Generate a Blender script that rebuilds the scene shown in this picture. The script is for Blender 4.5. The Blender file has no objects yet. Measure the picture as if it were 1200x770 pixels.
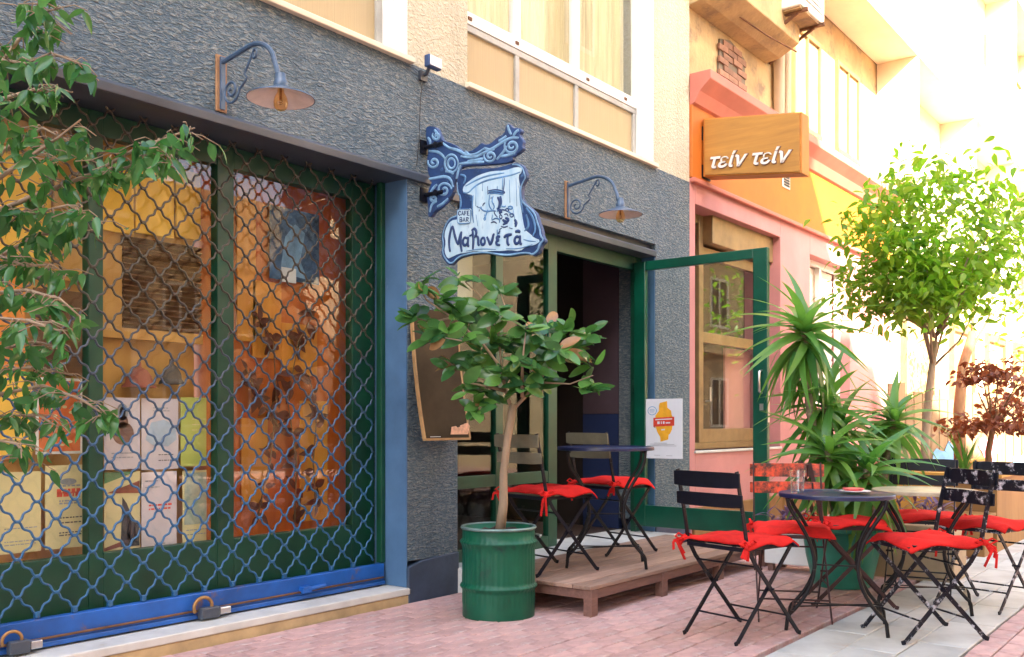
import bpy, bmesh, math, random
from math import sin, cos, pi, radians
from mathutils import Vector, Matrix, Quaternion

SC = bpy.context.scene
COL = SC.collection

# ------------------------------------------------------------------ camera
CAM_Y, CAM_H, FPX = -3.9, 1.05, 1120.0
YAW = math.atan2(870.0, FPX)                 # angle between the view axis and the facade direction (+X)
cd = bpy.data.cameras.new('camera')
cam = bpy.data.objects.new('camera', cd)
COL.objects.link(cam)
cam.location = (0, CAM_Y, CAM_H)
cam.rotation_euler = (pi / 2, 0, -(pi / 2 - YAW))
cd.sensor_width = 36.0
cd.lens = 36.0 * FPX / 1200.0
cd.shift_y = 110.0 / 1200.0
cd.clip_start = 0.05
cd.clip_end = 500.0
SC.camera = cam

# ------------------------------------------------------------------ light
SUN_TRAVEL = Vector((0.50, 0.80, -0.62)).normalized()
to_sun = -SUN_TRAVEL
w = bpy.data.worlds.new('World')
SC.world = w
w.use_nodes = True
wn = w.node_tree
sky = wn.nodes.new('ShaderNodeTexSky')
sky.sky_type = 'NISHITA'
sky.sun_disc = False
sky.sun_elevation = math.asin(to_sun.z)
sky.sun_rotation = math.atan2(to_sun.x, to_sun.y)
sky.dust_density = 4.0
sky.ozone_density = .7
sky.air_density = .9
wn.nodes['Background'].inputs['Strength'].default_value = 0.13
wn.links.new(sky.outputs[0], wn.nodes['Background'].inputs['Color'])
sl = bpy.data.lights.new('sun', 'SUN')
sl.energy = 4.5
sl.angle = radians(0.5)
sl.color = (1.0, 0.87, 0.68)
sun = bpy.data.objects.new('sun', sl)
COL.objects.link(sun)
sun.location = (0, -10, 20)
sun.rotation_euler = SUN_TRAVEL.to_track_quat('-Z', 'Y').to_euler()

SC.view_settings.view_transform = 'Standard'
SC.view_settings.look = 'None'
SC.view_settings.gamma = 1.0
SC.view_settings.exposure = 3.2
try:
    SC.cycles.transparent_max_bounces = 24
    SC.cycles.max_bounces = 10
    SC.cycles.diffuse_bounces = 5
except Exception:
    pass

# ------------------------------------------------------------------ helpers
_fw = Vector((cos(YAW), sin(YAW), 0))
_rt = Vector((sin(YAW), -cos(YAW), 0))


def at(px, py, t):
    """world point seen at a photo pixel, t metres along the view axis (used while measuring)"""
    return Vector((0, CAM_Y, CAM_H)) + _fw * t + _rt * (t * (px - 600) / FPX) + Vector((0, 0, t * (495 - py) / FPX))


def on_x(px, py, X):
    d = at(px, py, 1) - Vector((0, CAM_Y, CAM_H))
    return Vector((0, CAM_Y, CAM_H)) + d * (X / d.x)


def on_y(px, py, Y=0.0):
    d = at(px, py, 1) - Vector((0, CAM_Y, CAM_H))
    return Vector((0, CAM_Y, CAM_H)) + d * ((Y - CAM_Y) / d.y)


ORI = {}


class MB:
    def __init__(s):
        s.v = []
        s.f = []
        s.m = []

    def add(s, vs, fs, mi=0):
        o = len(s.v)
        s.v += [Vector(v) for v in vs]
        s.f += [tuple(i + o for i in f) for f in fs]
        s.m += [mi] * len(fs)
        return s

    def box(s, x0, x1, y0, y1, z0, z1, mi=0):
        vs = [(x, y, z) for z in (z0, z1) for y in (y0, y1) for x in (x0, x1)]
        return s.add(vs, [(0, 2, 3, 1), (4, 5, 7, 6), (0, 1, 5, 4), (2, 6, 7, 3), (0, 4, 6, 2), (1, 3, 7, 5)], mi)

    def bar(s, a, b, wd, th, up=(0, 0, 1), mi=0):
        a, b = Vector(a), Vector(b)
        d = (b - a).normalized()
        u = Vector(up)
        x = d.cross(u)
        if x.length < 1e-4:
            x = d.cross(Vector((1, 0, 0)))
        x.normalize()
        y = x.cross(d).normalized()
        vs = []
        for p in (a, b):
            for i, j in ((-1, -1), (1, -1), (1, 1), (-1, 1)):
                vs.append(p + x * (i * wd / 2) + y * (j * th / 2))
        return s.add(vs, [(0, 3, 2, 1), (4, 5, 6, 7), (0, 1, 5, 4), (1, 2, 6, 5), (2, 3, 7, 6), (3, 0, 4, 7)], mi)

    def tube(s, pts, r, n=8, mi=0, cap=True, flat=None):
        pts = [Vector(p) for p in pts]
        rs = r if isinstance(r, (list, tuple)) else [r] * len(pts)
        vs = []
        prev = None
        for i, p in enumerate(pts):
            d = (pts[min(i + 1, len(pts) - 1)] - pts[max(i - 1, 0)])
            d = d.normalized() if d.length > 1e-9 else Vector((0, 0, 1))
            if prev is None:
                a = Vector((0, 0, 1)) if abs(d.z) < .9 else Vector((1, 0, 0))
                x = (a - d * a.dot(d)).normalized()
            else:
                x = prev - d * prev.dot(d)
                x = x.normalized() if x.length > 1e-6 else prev
            prev = x
            y = d.cross(x)
            for k in range(n):
                an = 2 * pi * k / n
                q = (x * cos(an) + y * sin(an)) * rs[i]
                if flat is not None:
                    fv, fk = flat
                    q = q - fv * (q.dot(fv) * (1 - fk))
                vs.append(p + q)
        fs = []
        for i in range(len(pts) - 1):
            for k in range(n):
                a, b = i * n + k, i * n + (k + 1) % n
                fs.append((a, b, b + n, a + n))
        if cap:
            fs.append(tuple(range(n - 1, -1, -1)))
            fs.append(tuple(range((len(pts) - 1) * n, len(pts) * n)))
        return s.add(vs, fs, mi)

    def lathe(s, prof, c=(0, 0, 0), n=32, mi=0, axis=None, wob=None):
        c = Vector(c)
        vs, fs = [], []
        for (r, z) in prof:
            for k in range(n):
                an = 2 * pi * k / n
                rr = r * (1 + (wob(an, z) if wob else 0))
                v = Vector((rr * cos(an), rr * sin(an), z))
                if axis is not None:
                    v = axis @ v
                vs.append(c + v)
        for i in range(len(prof) - 1):
            for k in range(n):
                a, b = i * n + k, i * n + (k + 1) % n
                fs.append((a, b, b + n, a + n))
        return s.add(vs, fs, mi)

    def prism(s, poly, ext, mi=0):
        """poly: list of 3D points, extruded by vector ext"""
        n = len(poly)
        e = Vector(ext)
        vs = [Vector(p) for p in poly] + [Vector(p) + e for p in poly]
        fs = [tuple(range(n)), tuple(range(2 * n - 1, n - 1, -1))]
        fs += [(i, (i + 1) % n, (i + 1) % n + n, i + n) for i in range(n)]
        return s.add(vs, fs, mi)

    def build(s, name, mats, parent=None, smooth=False, bevel=0, kind=None, fix=True, sub=0):
        o0 = Vector((0, 0, 0))
        if parent is not None:
            o0 = ORI.get(parent.name, Vector((0, 0, 0)))
        me = bpy.data.meshes.new(name)
        me.from_pydata([tuple(v - o0) for v in s.v], [], s.f)
        if fix:
            bm = bmesh.new()
            bm.from_mesh(me)
            bmesh.ops.recalc_face_normals(bm, faces=bm.faces)
            bm.to_mesh(me)
            bm.free()
        mats = mats if isinstance(mats, (list, tuple)) else [mats]
        for mt in mats:
            me.materials.append(mt)
        if len(mats) > 1:
            me.polygons.foreach_set('material_index', s.m)
        if smooth:
            me.polygons.foreach_set('use_smooth', [True] * len(me.polygons))
        o = bpy.data.objects.new(name, me)
        COL.objects.link(o)
        if parent is not None:
            o.parent = parent
            ORI[o.name] = o0
        if bevel:
            b = o.modifiers.new('b', 'BEVEL')
            b.width = bevel
            b.segments = 2
            b.limit_method = 'ANGLE'
            b.angle_limit = radians(40)
        if sub:
            b = o.modifiers.new('s', 'SUBSURF')
            b.levels = b.render_levels = sub
        if smooth == 'auto':
            try:
                me.set_sharp_from_angle(angle=radians(35))
            except Exception:
                pass
        if kind:
            o['kind'] = kind
        return o


def thing(name, label, cat, loc=(0, 0, 0), group=None):
    o = bpy.data.objects.new(name, None)
    COL.objects.link(o)
    o.empty_display_size = .1
    o.location = loc
    o['label'] = label
    o['category'] = cat
    if group:
        o['group'] = group
    ORI[o.name] = Vector(loc)
    return o


def tag(o, label, cat, group=None):
    o['label'] = label
    o['category'] = cat
    if group:
        o['group'] = group
    return o


def piece(name, me, parent, mw):
    """a part that shares mesh data; mw in world space (parents are never rotated when this is used)"""
    o = bpy.data.objects.new(name, me)
    COL.objects.link(o)
    o.parent = parent
    o.matrix_local = Matrix.Translation(-ORI[parent.name]) @ mw
    return o


# ------------------------------------------------------------------ materials
def nodes(name):
    m = bpy.data.materials.new(name)
    m.use_nodes = True
    nt = m.node_tree
    bs = nt.nodes['Principled BSDF']
    return m, nt, bs


def N(nt, t, ins=None, **kw):
    n = nt.nodes.new(t)
    for k, v in kw.items():
        setattr(n, k, v)
    for k, v in (ins or {}).items():
        if isinstance(v, bpy.types.NodeSocket):
            nt.links.new(v, n.inputs[k])
        else:
            n.inputs[k].default_value = v
    return n


def rgba(c):
    return (c[0], c[1], c[2], 1)


def mixc(nt, f, a, b, bt='MIX'):
    n = nt.nodes.new('ShaderNodeMix')
    n.data_type = 'RGBA'
    n.blend_type = bt
    for i, v in ((0, f), (6, a), (7, b)):
        if isinstance(v, bpy.types.NodeSocket):
            nt.links.new(v, n.inputs[i])
        elif i == 0:
            n.inputs[0].default_value = v
        else:
            n.inputs[i].default_value = rgba(v)
    return n.outputs[2]


def ramp(nt, f, a, b):
    n = N(nt, 'ShaderNodeMapRange', {0: f, 1: a, 2: b})
    return n.outputs[0]


def coords(nt, sc=(1, 1, 1), rot=(0, 0, 0)):
    tc = nt.nodes.new('ShaderNodeTexCoord')
    mp = N(nt, 'ShaderNodeMapping', {'Vector': tc.outputs['Object'], 'Scale': sc, 'Rotation': rot})
    return mp.outputs[0]


def pieceid(nt):
    oi = nt.nodes.new('ShaderNodeObjectInfo')
    g = nt.nodes.new('ShaderNodeNewGeometry')
    a = N(nt, 'ShaderNodeMath', {0: oi.outputs['Random'], 1: g.outputs['Random Per Island']}, operation='ADD')
    return N(nt, 'ShaderNodeMath', {0: a.outputs[0]}, operation='FRACT').outputs[0]


def mat(name, col, rough=.6, var=.25, scale=5, bump=0., bscale=60, bdist=.004, metal=0., stretch=(1, 1, 1), col2=None,
        rnd=0., dirt=None, spec=.5, coat=0., sss=0.):
    m, nt, bs = nodes(name)
    c = coords(nt, stretch)
    n1 = N(nt, 'ShaderNodeTexNoise', {'Vector': c, 'Scale': scale, 'Detail': 6, 'Roughness': .6})
    c2 = col2 or tuple(min(1, x * (1 - var * 1.2)) for x in col)
    ca = tuple(min(1, x * (1 + var * .5)) for x in col) if not col2 else col
    out = mixc(nt, ramp(nt, n1.outputs[0], .3, .7), ca, c2)
    if rnd:
        p = pieceid(nt)
        hv = N(nt, 'ShaderNodeHueSaturation', {'Color': out, 'Hue': .5, 'Value': N(nt, 'ShaderNodeMapRange', {0: p, 3: 1 - rnd, 4: 1 + rnd}).outputs[0]})
        out = hv.outputs[0]
    if dirt:
        dc, amt, ds = dirt
        n2 = N(nt, 'ShaderNodeTexNoise', {'Vector': c, 'Scale': ds, 'Detail': 8, 'Roughness': .7})
        out = mixc(nt, ramp(nt, n2.outputs[0], .72 - amt * .3, .78 - amt * .2), out, dc)
    nt.links.new(out, bs.inputs['Base Color'])
    bs.inputs['Roughness'].default_value = rough
    bs.inputs['Metallic'].default_value = metal
    bs.inputs['Specular IOR Level'].default_value = spec
    if coat:
        bs.inputs['Coat Weight'].default_value = coat
        bs.inputs['Coat Roughness'].default_value = .15
    if bump:
        n3 = N(nt, 'ShaderNodeTexNoise', {'Vector': c, 'Scale': bscale, 'Detail': 5})
        b = N(nt, 'ShaderNodeBump', {'Height': n3.outputs[0], 'Strength': bump, 'Distance': bdist})
        nt.links.new(b.outputs[0], bs.inputs['Normal'])
    return m


def leafmat(name, a, b, rough=.35, trans=.25, third=None):
    m, nt, bs = nodes(name)
    p = pieceid(nt)
    out = mixc(nt, p, a, b)
    if third:
        p2 = N(nt, 'ShaderNodeMath', {0: N(nt, 'ShaderNodeMath', {0: p, 1: 7.31}, operation='MULTIPLY').outputs[0]}, operation='FRACT').outputs[0]
        out = mixc(nt, ramp(nt, p2, .93, .95), out, third)
    c = coords(nt)
    n1 = N(nt, 'ShaderNodeTexNoise', {'Vector': c, 'Scale': 30, 'Detail': 3})
    out = mixc(nt, N(nt, 'ShaderNodeMath', {0: n1.outputs[0], 1: .4}, operation='MULTIPLY').outputs[0], out, tuple(x * .45 for x in a))
    nt.links.new(out, bs.inputs['Base Color'])
    bs.inputs['Roughness'].default_value = rough
    bs.inputs['Specular IOR Level'].default_value = .5
    t = N(nt, 'ShaderNodeBsdfTranslucent', {'Color': mixc(nt, .5, out, (a[0] * 2.2, a[1] * 2.0, a[2] * .8))})
    mx = N(nt, 'ShaderNodeMixShader', {0: trans, 1: bs.outputs[0], 2: t.outputs[0]})
    nt.links.new(mx.outputs[0], nt.nodes['Material Output'].inputs['Surface'])
    return m


def glassmat(name, tint=(1, 1, 1), refl=1.0, rough=.01):
    m, nt, bs = nodes(name)
    tr = N(nt, 'ShaderNodeBsdfTransparent', {'Color': rgba(tint)})
    gl = N(nt, 'ShaderNodeBsdfGlossy', {'Color': (1, 1, 1, 1), 'Roughness': rough})
    bf = N(nt, 'ShaderNodeNewGeometry').outputs['Backfacing']
    fr = N(nt, 'ShaderNodeFresnel', {'IOR': N(nt, 'ShaderNodeMapRange', {0: bf, 3: 1.5, 4: 1 / 1.5}).outputs[0]})
    f = N(nt, 'ShaderNodeMath', {0: fr.outputs[0], 1: refl}, operation='MULTIPLY')
    mx = N(nt, 'ShaderNodeMixShader', {0: f.outputs[0], 1: tr.outputs[0], 2: gl.outputs[0]})
    nt.links.new(mx.outputs[0], nt.nodes['Material Output'].inputs['Surface'])
    return m


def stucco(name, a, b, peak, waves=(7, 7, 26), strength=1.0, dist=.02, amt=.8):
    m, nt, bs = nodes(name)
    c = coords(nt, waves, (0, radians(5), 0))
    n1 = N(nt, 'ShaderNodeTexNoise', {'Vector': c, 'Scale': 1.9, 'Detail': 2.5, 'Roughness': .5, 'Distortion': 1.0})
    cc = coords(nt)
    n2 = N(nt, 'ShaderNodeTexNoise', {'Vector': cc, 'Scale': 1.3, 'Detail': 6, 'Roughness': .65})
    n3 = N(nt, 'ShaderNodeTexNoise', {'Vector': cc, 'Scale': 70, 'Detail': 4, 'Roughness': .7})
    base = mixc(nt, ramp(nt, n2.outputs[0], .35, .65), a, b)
    # ridges of the combed relief get a lighter colour, painting in their highlights
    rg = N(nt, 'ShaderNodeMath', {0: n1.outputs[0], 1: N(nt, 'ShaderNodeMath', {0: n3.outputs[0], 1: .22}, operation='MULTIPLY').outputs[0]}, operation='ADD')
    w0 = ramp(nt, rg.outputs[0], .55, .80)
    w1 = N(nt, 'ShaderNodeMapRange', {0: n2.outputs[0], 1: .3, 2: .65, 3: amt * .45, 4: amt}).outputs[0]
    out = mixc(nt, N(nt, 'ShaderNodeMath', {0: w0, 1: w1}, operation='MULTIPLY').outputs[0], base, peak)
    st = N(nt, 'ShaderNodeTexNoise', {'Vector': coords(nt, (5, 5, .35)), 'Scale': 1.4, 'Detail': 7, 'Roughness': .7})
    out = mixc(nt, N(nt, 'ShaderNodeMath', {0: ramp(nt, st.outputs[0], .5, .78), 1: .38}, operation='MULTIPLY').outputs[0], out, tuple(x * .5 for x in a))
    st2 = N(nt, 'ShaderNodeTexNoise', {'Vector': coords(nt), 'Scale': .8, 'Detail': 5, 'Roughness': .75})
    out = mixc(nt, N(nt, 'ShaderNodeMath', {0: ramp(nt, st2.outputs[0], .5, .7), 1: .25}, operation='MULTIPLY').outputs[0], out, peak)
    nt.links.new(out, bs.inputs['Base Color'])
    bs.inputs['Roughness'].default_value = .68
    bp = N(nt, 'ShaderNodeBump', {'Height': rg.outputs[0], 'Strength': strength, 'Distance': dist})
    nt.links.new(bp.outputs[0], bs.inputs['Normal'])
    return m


def wood(name, a, b, rough=.5, scale=3, stretch=(1, 1, 1), rnd=0.1, spec=.4):
    m, nt, bs = nodes(name)
    c = coords(nt, stretch)
    n1 = N(nt, 'ShaderNodeTexNoise', {'Vector': c, 'Scale': scale, 'Detail': 8, 'Roughness': .65, 'Distortion': .6})
    out = mixc(nt, ramp(nt, n1.outputs[0], .35, .68), a, b)
    p = pieceid(nt)
    out = N(nt, 'ShaderNodeHueSaturation', {'Color': out, 'Value': N(nt, 'ShaderNodeMapRange', {0: p, 3: 1 - rnd, 4: 1 + rnd}).outputs[0]}).outputs[0]
    nt.links.new(out, bs.inputs['Base Color'])
    bs.inputs['Roughness'].default_value = rough
    bs.inputs['Specular IOR Level'].default_value = spec
    bp = N(nt, 'ShaderNodeBump', {'Height': n1.outputs[0], 'Strength': .25, 'Distance': .003})
    nt.links.new(bp.outputs[0], bs.inputs['Normal'])
    return m


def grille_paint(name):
    """blue low down, turning brown towards the head, the height broken up by noise"""
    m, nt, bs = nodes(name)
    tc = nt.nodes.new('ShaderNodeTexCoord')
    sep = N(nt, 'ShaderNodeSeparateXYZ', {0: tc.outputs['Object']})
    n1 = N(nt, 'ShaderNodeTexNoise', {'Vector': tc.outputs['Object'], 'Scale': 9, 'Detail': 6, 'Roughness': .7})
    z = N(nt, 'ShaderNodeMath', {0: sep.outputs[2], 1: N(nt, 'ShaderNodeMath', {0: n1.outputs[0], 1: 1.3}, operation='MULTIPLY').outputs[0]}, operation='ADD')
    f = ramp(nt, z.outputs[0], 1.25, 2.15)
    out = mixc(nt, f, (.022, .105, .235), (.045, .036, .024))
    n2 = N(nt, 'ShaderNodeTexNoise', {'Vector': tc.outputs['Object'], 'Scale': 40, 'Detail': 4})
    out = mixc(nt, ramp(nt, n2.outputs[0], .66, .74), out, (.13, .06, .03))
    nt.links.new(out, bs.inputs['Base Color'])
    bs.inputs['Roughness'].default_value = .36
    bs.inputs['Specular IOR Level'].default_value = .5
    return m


M = {}
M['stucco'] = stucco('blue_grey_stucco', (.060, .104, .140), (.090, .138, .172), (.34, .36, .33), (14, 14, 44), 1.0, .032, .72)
M['plinth'] = mat('dark_blue_plinth', (.04, .065, .11), .5, .35, 4, .4, 40, .006)
M['reveal'] = mat('blue_reveal_paint', (.075, .165, .30), .5, .25, 3, .2, 60, dirt=((.12, .2, .32), .25, 5))
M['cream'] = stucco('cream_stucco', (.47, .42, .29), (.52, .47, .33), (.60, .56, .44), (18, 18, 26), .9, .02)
M['cream_far'] = mat('cream_render', (.74, .64, .48), .8, .12, 2, .2, 30)
M['stained'] = mat('stained_ochre_render', (.46, .33, .16), .85, .3, 2.2, .5, 25, .01, dirt=((.22, .16, .10), .7, 3))
M['pink'] = mat('pink_render', (.52, .22, .21), .7, .12, 2.5, .2, 50)
M['pinktrim'] = mat('salmon_cornice', (.50, .155, .11), .6, .15, 3, .15, 50)
M['orange'] = mat('orange_fascia', (.50, .135, .010), .6, .15, 2, .1, 50, dirt=((.36, .09, .01), .25, 3))
M['lintel'] = mat('slate_metal_lintel', (.055, .068, .09), .4, .3, 3, .1, 50)
M['green'] = mat('green_gloss_frame', (.002, .075, .042), .3, .3, 4, .06, 30, coat=.3)
M['greendark'] = mat('dark_green_frame', (.005, .062, .032), .4, .35, 4, .06, 30)
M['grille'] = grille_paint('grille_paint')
M['bluerail'] = mat('bright_blue_rail_paint', (.012, .105, .42), .4, .35, 4, .1, 40, dirt=((.16, .09, .06), .42, 7))
M['marble'] = mat('worn_marble', (.62, .62, .58), .45, .2, 4, .15, 60, dirt=((.42, .36, .26), .3, 5))
M['stepfront'] = mat('yellow_stone', (.52, .38, .20), .75, .3, 5, .3, 60)
M['black'] = mat('dark_blue_black_iron', (.006, .007, .014), .38, .4, 20, .05, 80, spec=.3)
M['blackold'] = mat('scuffed_iron', (.010, .008, .009), .42, .5, 12, .1, 60, dirt=((.06, .035, .02), .3, 12), spec=.3)
M['chipped'] = mat('chipped_black_paint', (.008, .009, .016), .42, .3, 20, .15, 60, dirt=((.62, .62, .66), .56, 22), spec=.3)
M['peelred'] = mat('peeling_red_paint', (.75, .09, .03), .5, .3, 20, .2, 60, dirt=((.06, .03, .02), 1.0, 18))
M['redbrown'] = mat('dark_red_brown_iron', (.05, .016, .014), .45, .4, 14, .1, 60)
M['olive'] = mat('olive_grey_slat', (.20, .18, .12), .45, .25, 10, .05, 60)
M['tabletop'] = mat('navy_table_top', (.012, .02, .075), .3, .3, 10, .04, 80, spec=.6)
M['tabletan'] = mat('pale_table_top', (.45, .38, .26), .35, .3, 10, .04, 80)
M['red'] = mat('red_cushion_cotton', (.70, .026, .022), .9, .3, 7, .8, 120, .003, spec=.12, rnd=.14, dirt=((.52, .05, .045), .35, 5))
M['redunder'] = mat('navy_cushion_lining', (.03, .03, .08), .85, .2, 9, .2, 220, .002)
M['can'] = mat('green_enamelled_steel', (.004, .095, .05), .42, .35, 3, .1, 30, dirt=((.012, .035, .03), .5, 5), spec=.35)
M['canrim'] = mat('worn_steel_rim', (.18, .28, .26), .4, .4, 12, .1, 60, metal=.3)
M['soil'] = mat('potting_soil', (.06, .04, .028), .95, .5, 20, 1., 40, .02)
M['deck'] = wood('weathered_red_plank', (.38, .245, .18), (.24, .15, .11), .6, 4, (1.2, 9, 9), .18)
M['deckframe'] = wood('brown_timber_frame', (.22, .115, .085), (.14, .07, .055), .6, 4, (1.2, 9, 9), .1)
M['lampmetal'] = mat('blue_grey_lamp_enamel', (.055, .10, .17), .35, .3, 12, .05, 60)
M['lampinner'] = mat('cream_lamp_inside', (.85, .76, .68), .5, .15, 12)
M['lampwood'] = wood('lamp_backplate_wood', (.35, .20, .10), (.2, .1, .05), .6, 10)
M['bulb'] = glassmat('amber_bulb_glass', (.98, .80, .50), 1.2)
M['glass'] = glassmat('window_glass', (.97, .99, .98), .65)
M['glasscafe'] = glassmat('dim_cafe_glass', (.85, .9, .87), .32)
M['glassdoor'] = glassmat('door_glass', (.96, .985, .975), .6)
M['clear'] = glassmat('tumbler_glass', (.93, .96, .97), 1.6)
M['steel'] = mat('brushed_steel', (.6, .6, .58), .28, .15, 20, metal=.9)
M['white'] = mat('white_paint', (.75, .74, .70), .45, .1, 6, .05, 50)
M['whiteblue'] = mat('cool_white_frame', (.66, .70, .74), .45, .12, 6)
M['beige'] = mat('beige_panel', (.40, .31, .165), .55, .12, 3, .3, 8, .004, stretch=(40, 40, .4))
M['greytrim'] = mat('grey_trim', (.36, .36, .33), .5, .2, 6)
M['curtain'] = mat('cream_curtain', (.50, .44, .28), .9, .25, 3, .6, 10, .02, stretch=(10, 10, .3))
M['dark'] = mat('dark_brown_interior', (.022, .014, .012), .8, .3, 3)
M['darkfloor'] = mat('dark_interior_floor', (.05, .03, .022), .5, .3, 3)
M['blueint'] = mat('blue_inner_wall', (.012, .026, .09), .6, .2, 3)
M['mauve'] = mat('mauve_inner_wall', (.07, .045, .06), .7, .2, 3)
M['bronze'] = mat('bronze_aluminium', (.30, .21, .10), .35, .2, 8, metal=.4)
M['blind'] = mat('pale_blind', (.74, .68, .58), .7, .1, 3)
M['acwhite'] = mat('air_conditioner_casing', (.74, .70, .62), .5, .15, 4)
M['rust'] = mat('rusted_bracket', (.16, .07, .03), .8, .4, 10)
M['brick'] = mat('old_brick', (.26, .14, .09), .85, .3, 8, .4, 60, rnd=.25)
M['mortar'] = mat('grey_mortar', (.15, .12, .085), .9, .2, 10, .4, 40)
M['paver'] = mat('pink_brick_paver', (.52, .325, .30), .7, .25, 9, .5, 70, .003, rnd=.12, dirt=((.56, .47, .46), .6, 3))
M['joint'] = mat('sandy_joint', (.38, .28, .26), .95, .3, 20, .6, 60)
M['slab'] = mat('pale_marble_slab', (.50, .51, .48), .55, .25, 3, .2, 40, .003, rnd=.10, dirt=((.42, .34, .27), .5, 2.5))
M['bark'] = mat('pale_bark', (.36, .26, .17), .85, .35, 10, .8, 30, .006, stretch=(1, 1, .3))
M['barkdark'] = mat('brown_bark', (.24, .13, .06), .85, .35, 10, .8, 30, .006, stretch=(1, 1, .3))
M['yuccabark'] = mat('yucca_bark', (.30, .23, .14), .9, .4, 10, 1., 18, .012, stretch=(1, 1, 3))
M['leaf'] = leafmat('weeping_fig_leaf', (.04, .16, .05), (.12, .30, .075), .18, .35)
M['rubber'] = leafmat('rubber_plant_leaf', (.04, .145, .05), (.14, .33, .06), .2, .3, (.45, .22, .10))
M['yucca'] = leafmat('yucca_leaf', (.07, .24, .055), (.22, .42, .07), .3, .4)
M['treeleaf'] = leafmat('street_tree_leaf', (.10, .28, .025), (.40, .55, .05), .35, .58)
M['redleaf'] = leafmat('copper_leaf', (.16, .045, .028), (.30, .11, .045), .5, .3)
M['purple'] = leafmat('purple_leaf', (.10, .05, .14), (.17, .10, .22), .4, .2)
M['reflectleaf'] = leafmat('reflected_dark_leaf', (.16, .035, .01), (.10, .02, .008), .6, .1)  # leaves of the added branch that imitates a tree reflection
M['pot'] = mat('green_glazed_pot', (.03, .27, .19), .35, .25, 5, .1, 30)
M['planter'] = wood('tan_plywood', (.28, .15, .05), (.21, .105, .03), .6, 2, (2, 2, .6), .05)
M['creambox'] = mat('cream_box_paint', (.42, .32, .20), .6, .2, 4)
M['yellow'] = mat('yellow_board', (.46, .24, .035), .6, .15, 3)
M['signwood'] = wood('orange_varnished_wood', (.45, .225, .045), (.33, .16, .035), .45, 2.5, (3, .6, 9), .04)
M['signedge'] = mat('orange_sign_edge', (.48, .18, .02), .5, .15, 4)
M['signtext'] = mat('aluminium_letter', (.72, .70, .66), .4, .1, 10)
M['signnavy'] = mat('navy_sign_paint', (.018, .055, .17), .5, .5, 9, .3, 30, .004, dirt=((.07, .17, .36), .5, 9))
M['signblue'] = mat('mid_blue_sign_paint', (.10, .25, .48), .5, .4, 14, .2, 40)
M['signpale'] = mat('pale_blue_sign_paint', (.30, .50, .66), .55, .25, 5, .15, 50, col2=(.58, .72, .78), stretch=(1, 3, .8), dirt=((.14, .30, .48), .42, 5))
M['signink'] = mat('dark_blue_ink', (.018, .05, .16), .6, .2, 10)
M['signlight'] = mat('light_blue_highlight', (.20, .38, .58), .5, .4, 14)
M['chalkboard'] = mat('brown_black_chalkboard', (.065, .045, .024), .75, .4, 2.5, .05, 60, spec=.12)
M['chalkwood'] = wood('chalkboard_edge', (.42, .26, .11), (.3, .17, .07), .6, 8)
M['chalk'] = mat('peach_chalk', (.75, .42, .25), .9, .3, 40)
M['paper'] = mat('white_paper', (.72, .75, .80), .8, .06, 6)
M['paperyellow'] = mat('yellowed_paper', (.70, .60, .30), .8, .12, 4)
M['papergreen'] = mat('lime_paper', (.50, .55, .12), .8, .15, 5)
M['paperblue'] = mat('blue_washed_paper', (.45, .56, .68), .8, .3, 6)
M['paperpink'] = mat('pinkish_paper', (.66, .58, .60), .8, .1, 6)
M['papergold'] = mat('golden_yellow_sheet', (.85, .52, .06), .75, .12, 3)
M['inkred'] = mat('red_print', (.70, .06, .03), .8, .2, 30)
M['inkorange'] = mat('orange_print', (.85, .42, .02), .8, .15, 20)
M['inkdark'] = mat('dark_print', (.05, .05, .05), .8, .3, 40)
M['inkgreen'] = mat('green_print', (.10, .24, .10), .8, .3, 20)
M['inkbrown'] = mat('brown_print', (.28, .07, .04), .8, .3, 20)
M['inkgrey'] = mat('grey_print', (.30, .32, .34), .8, .2, 40)
M['inkblue'] = mat('blue_print', (.10, .35, .60), .8, .2, 20)
M['amber'] = wood('amber_display_wood', (.66, .29, .03), (.58, .20, .025), .45, 3, (3, 3, .4), .08)
M['displaytan'] = wood('ochre_display_wood', (.52, .28, .06), (.42, .21, .045), .5, 3, (3, 3, .5), .05)
M['displayorange'] = mat('orange_display_board', (.72, .24, .03), .45, .3, 3)
M['displayred'] = wood('red_brown_display_wood', (.60, .15, .02), (.40, .075, .012), .4, 3, (3, 3, .4), .05)
M['louvre'] = wood('dark_louvre_wood', (.13, .055, .02), (.08, .033, .012), .45, 6, (.4, 3, 3), .15)
M['posterblue'] = mat('dark_blue_picture', (.05, .12, .24), .5, .7, 7, dirt=((.26, .36, .48), .45, 8))
M['poster_orange'] = mat('orange_red_poster', (.72, .15, .03), .7, .2, 6)
M['flood'] = mat('flood_light_lens', (.75, .80, .85), .15, .1, 10)
M['saucer'] = mat('white_saucer', (.78, .78, .76), .25, .05, 10)
M['saucerred'] = mat('red_patterned_dish', (.75, .10, .10), .35, .4, 30)
M['brass'] = mat('old_brass', (.45, .25, .10), .4, .3, 20, metal=.7)
M['fence'] = wood('pale_fence_board', (.26, .18, .10), (.19, .12, .06), .7, 3, (3, 3, .5), .25)
M['graffiti'] = mat('blue_graffiti', (.15, .35, .60), .6, .3, 6)
M['graffitipink'] = mat('pink_graffiti', (.70, .25, .35), .6, .3, 6)
M['opp'] = mat('opposite_render', (.62, .50, .33), .8, .2, 2)
M['shutter'] = mat('opposite_shutter', (.20, .13, .07), .7, .2, 3)

rng = random.Random(7)


def U(a, b):
    return rng.uniform(a, b)


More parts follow.
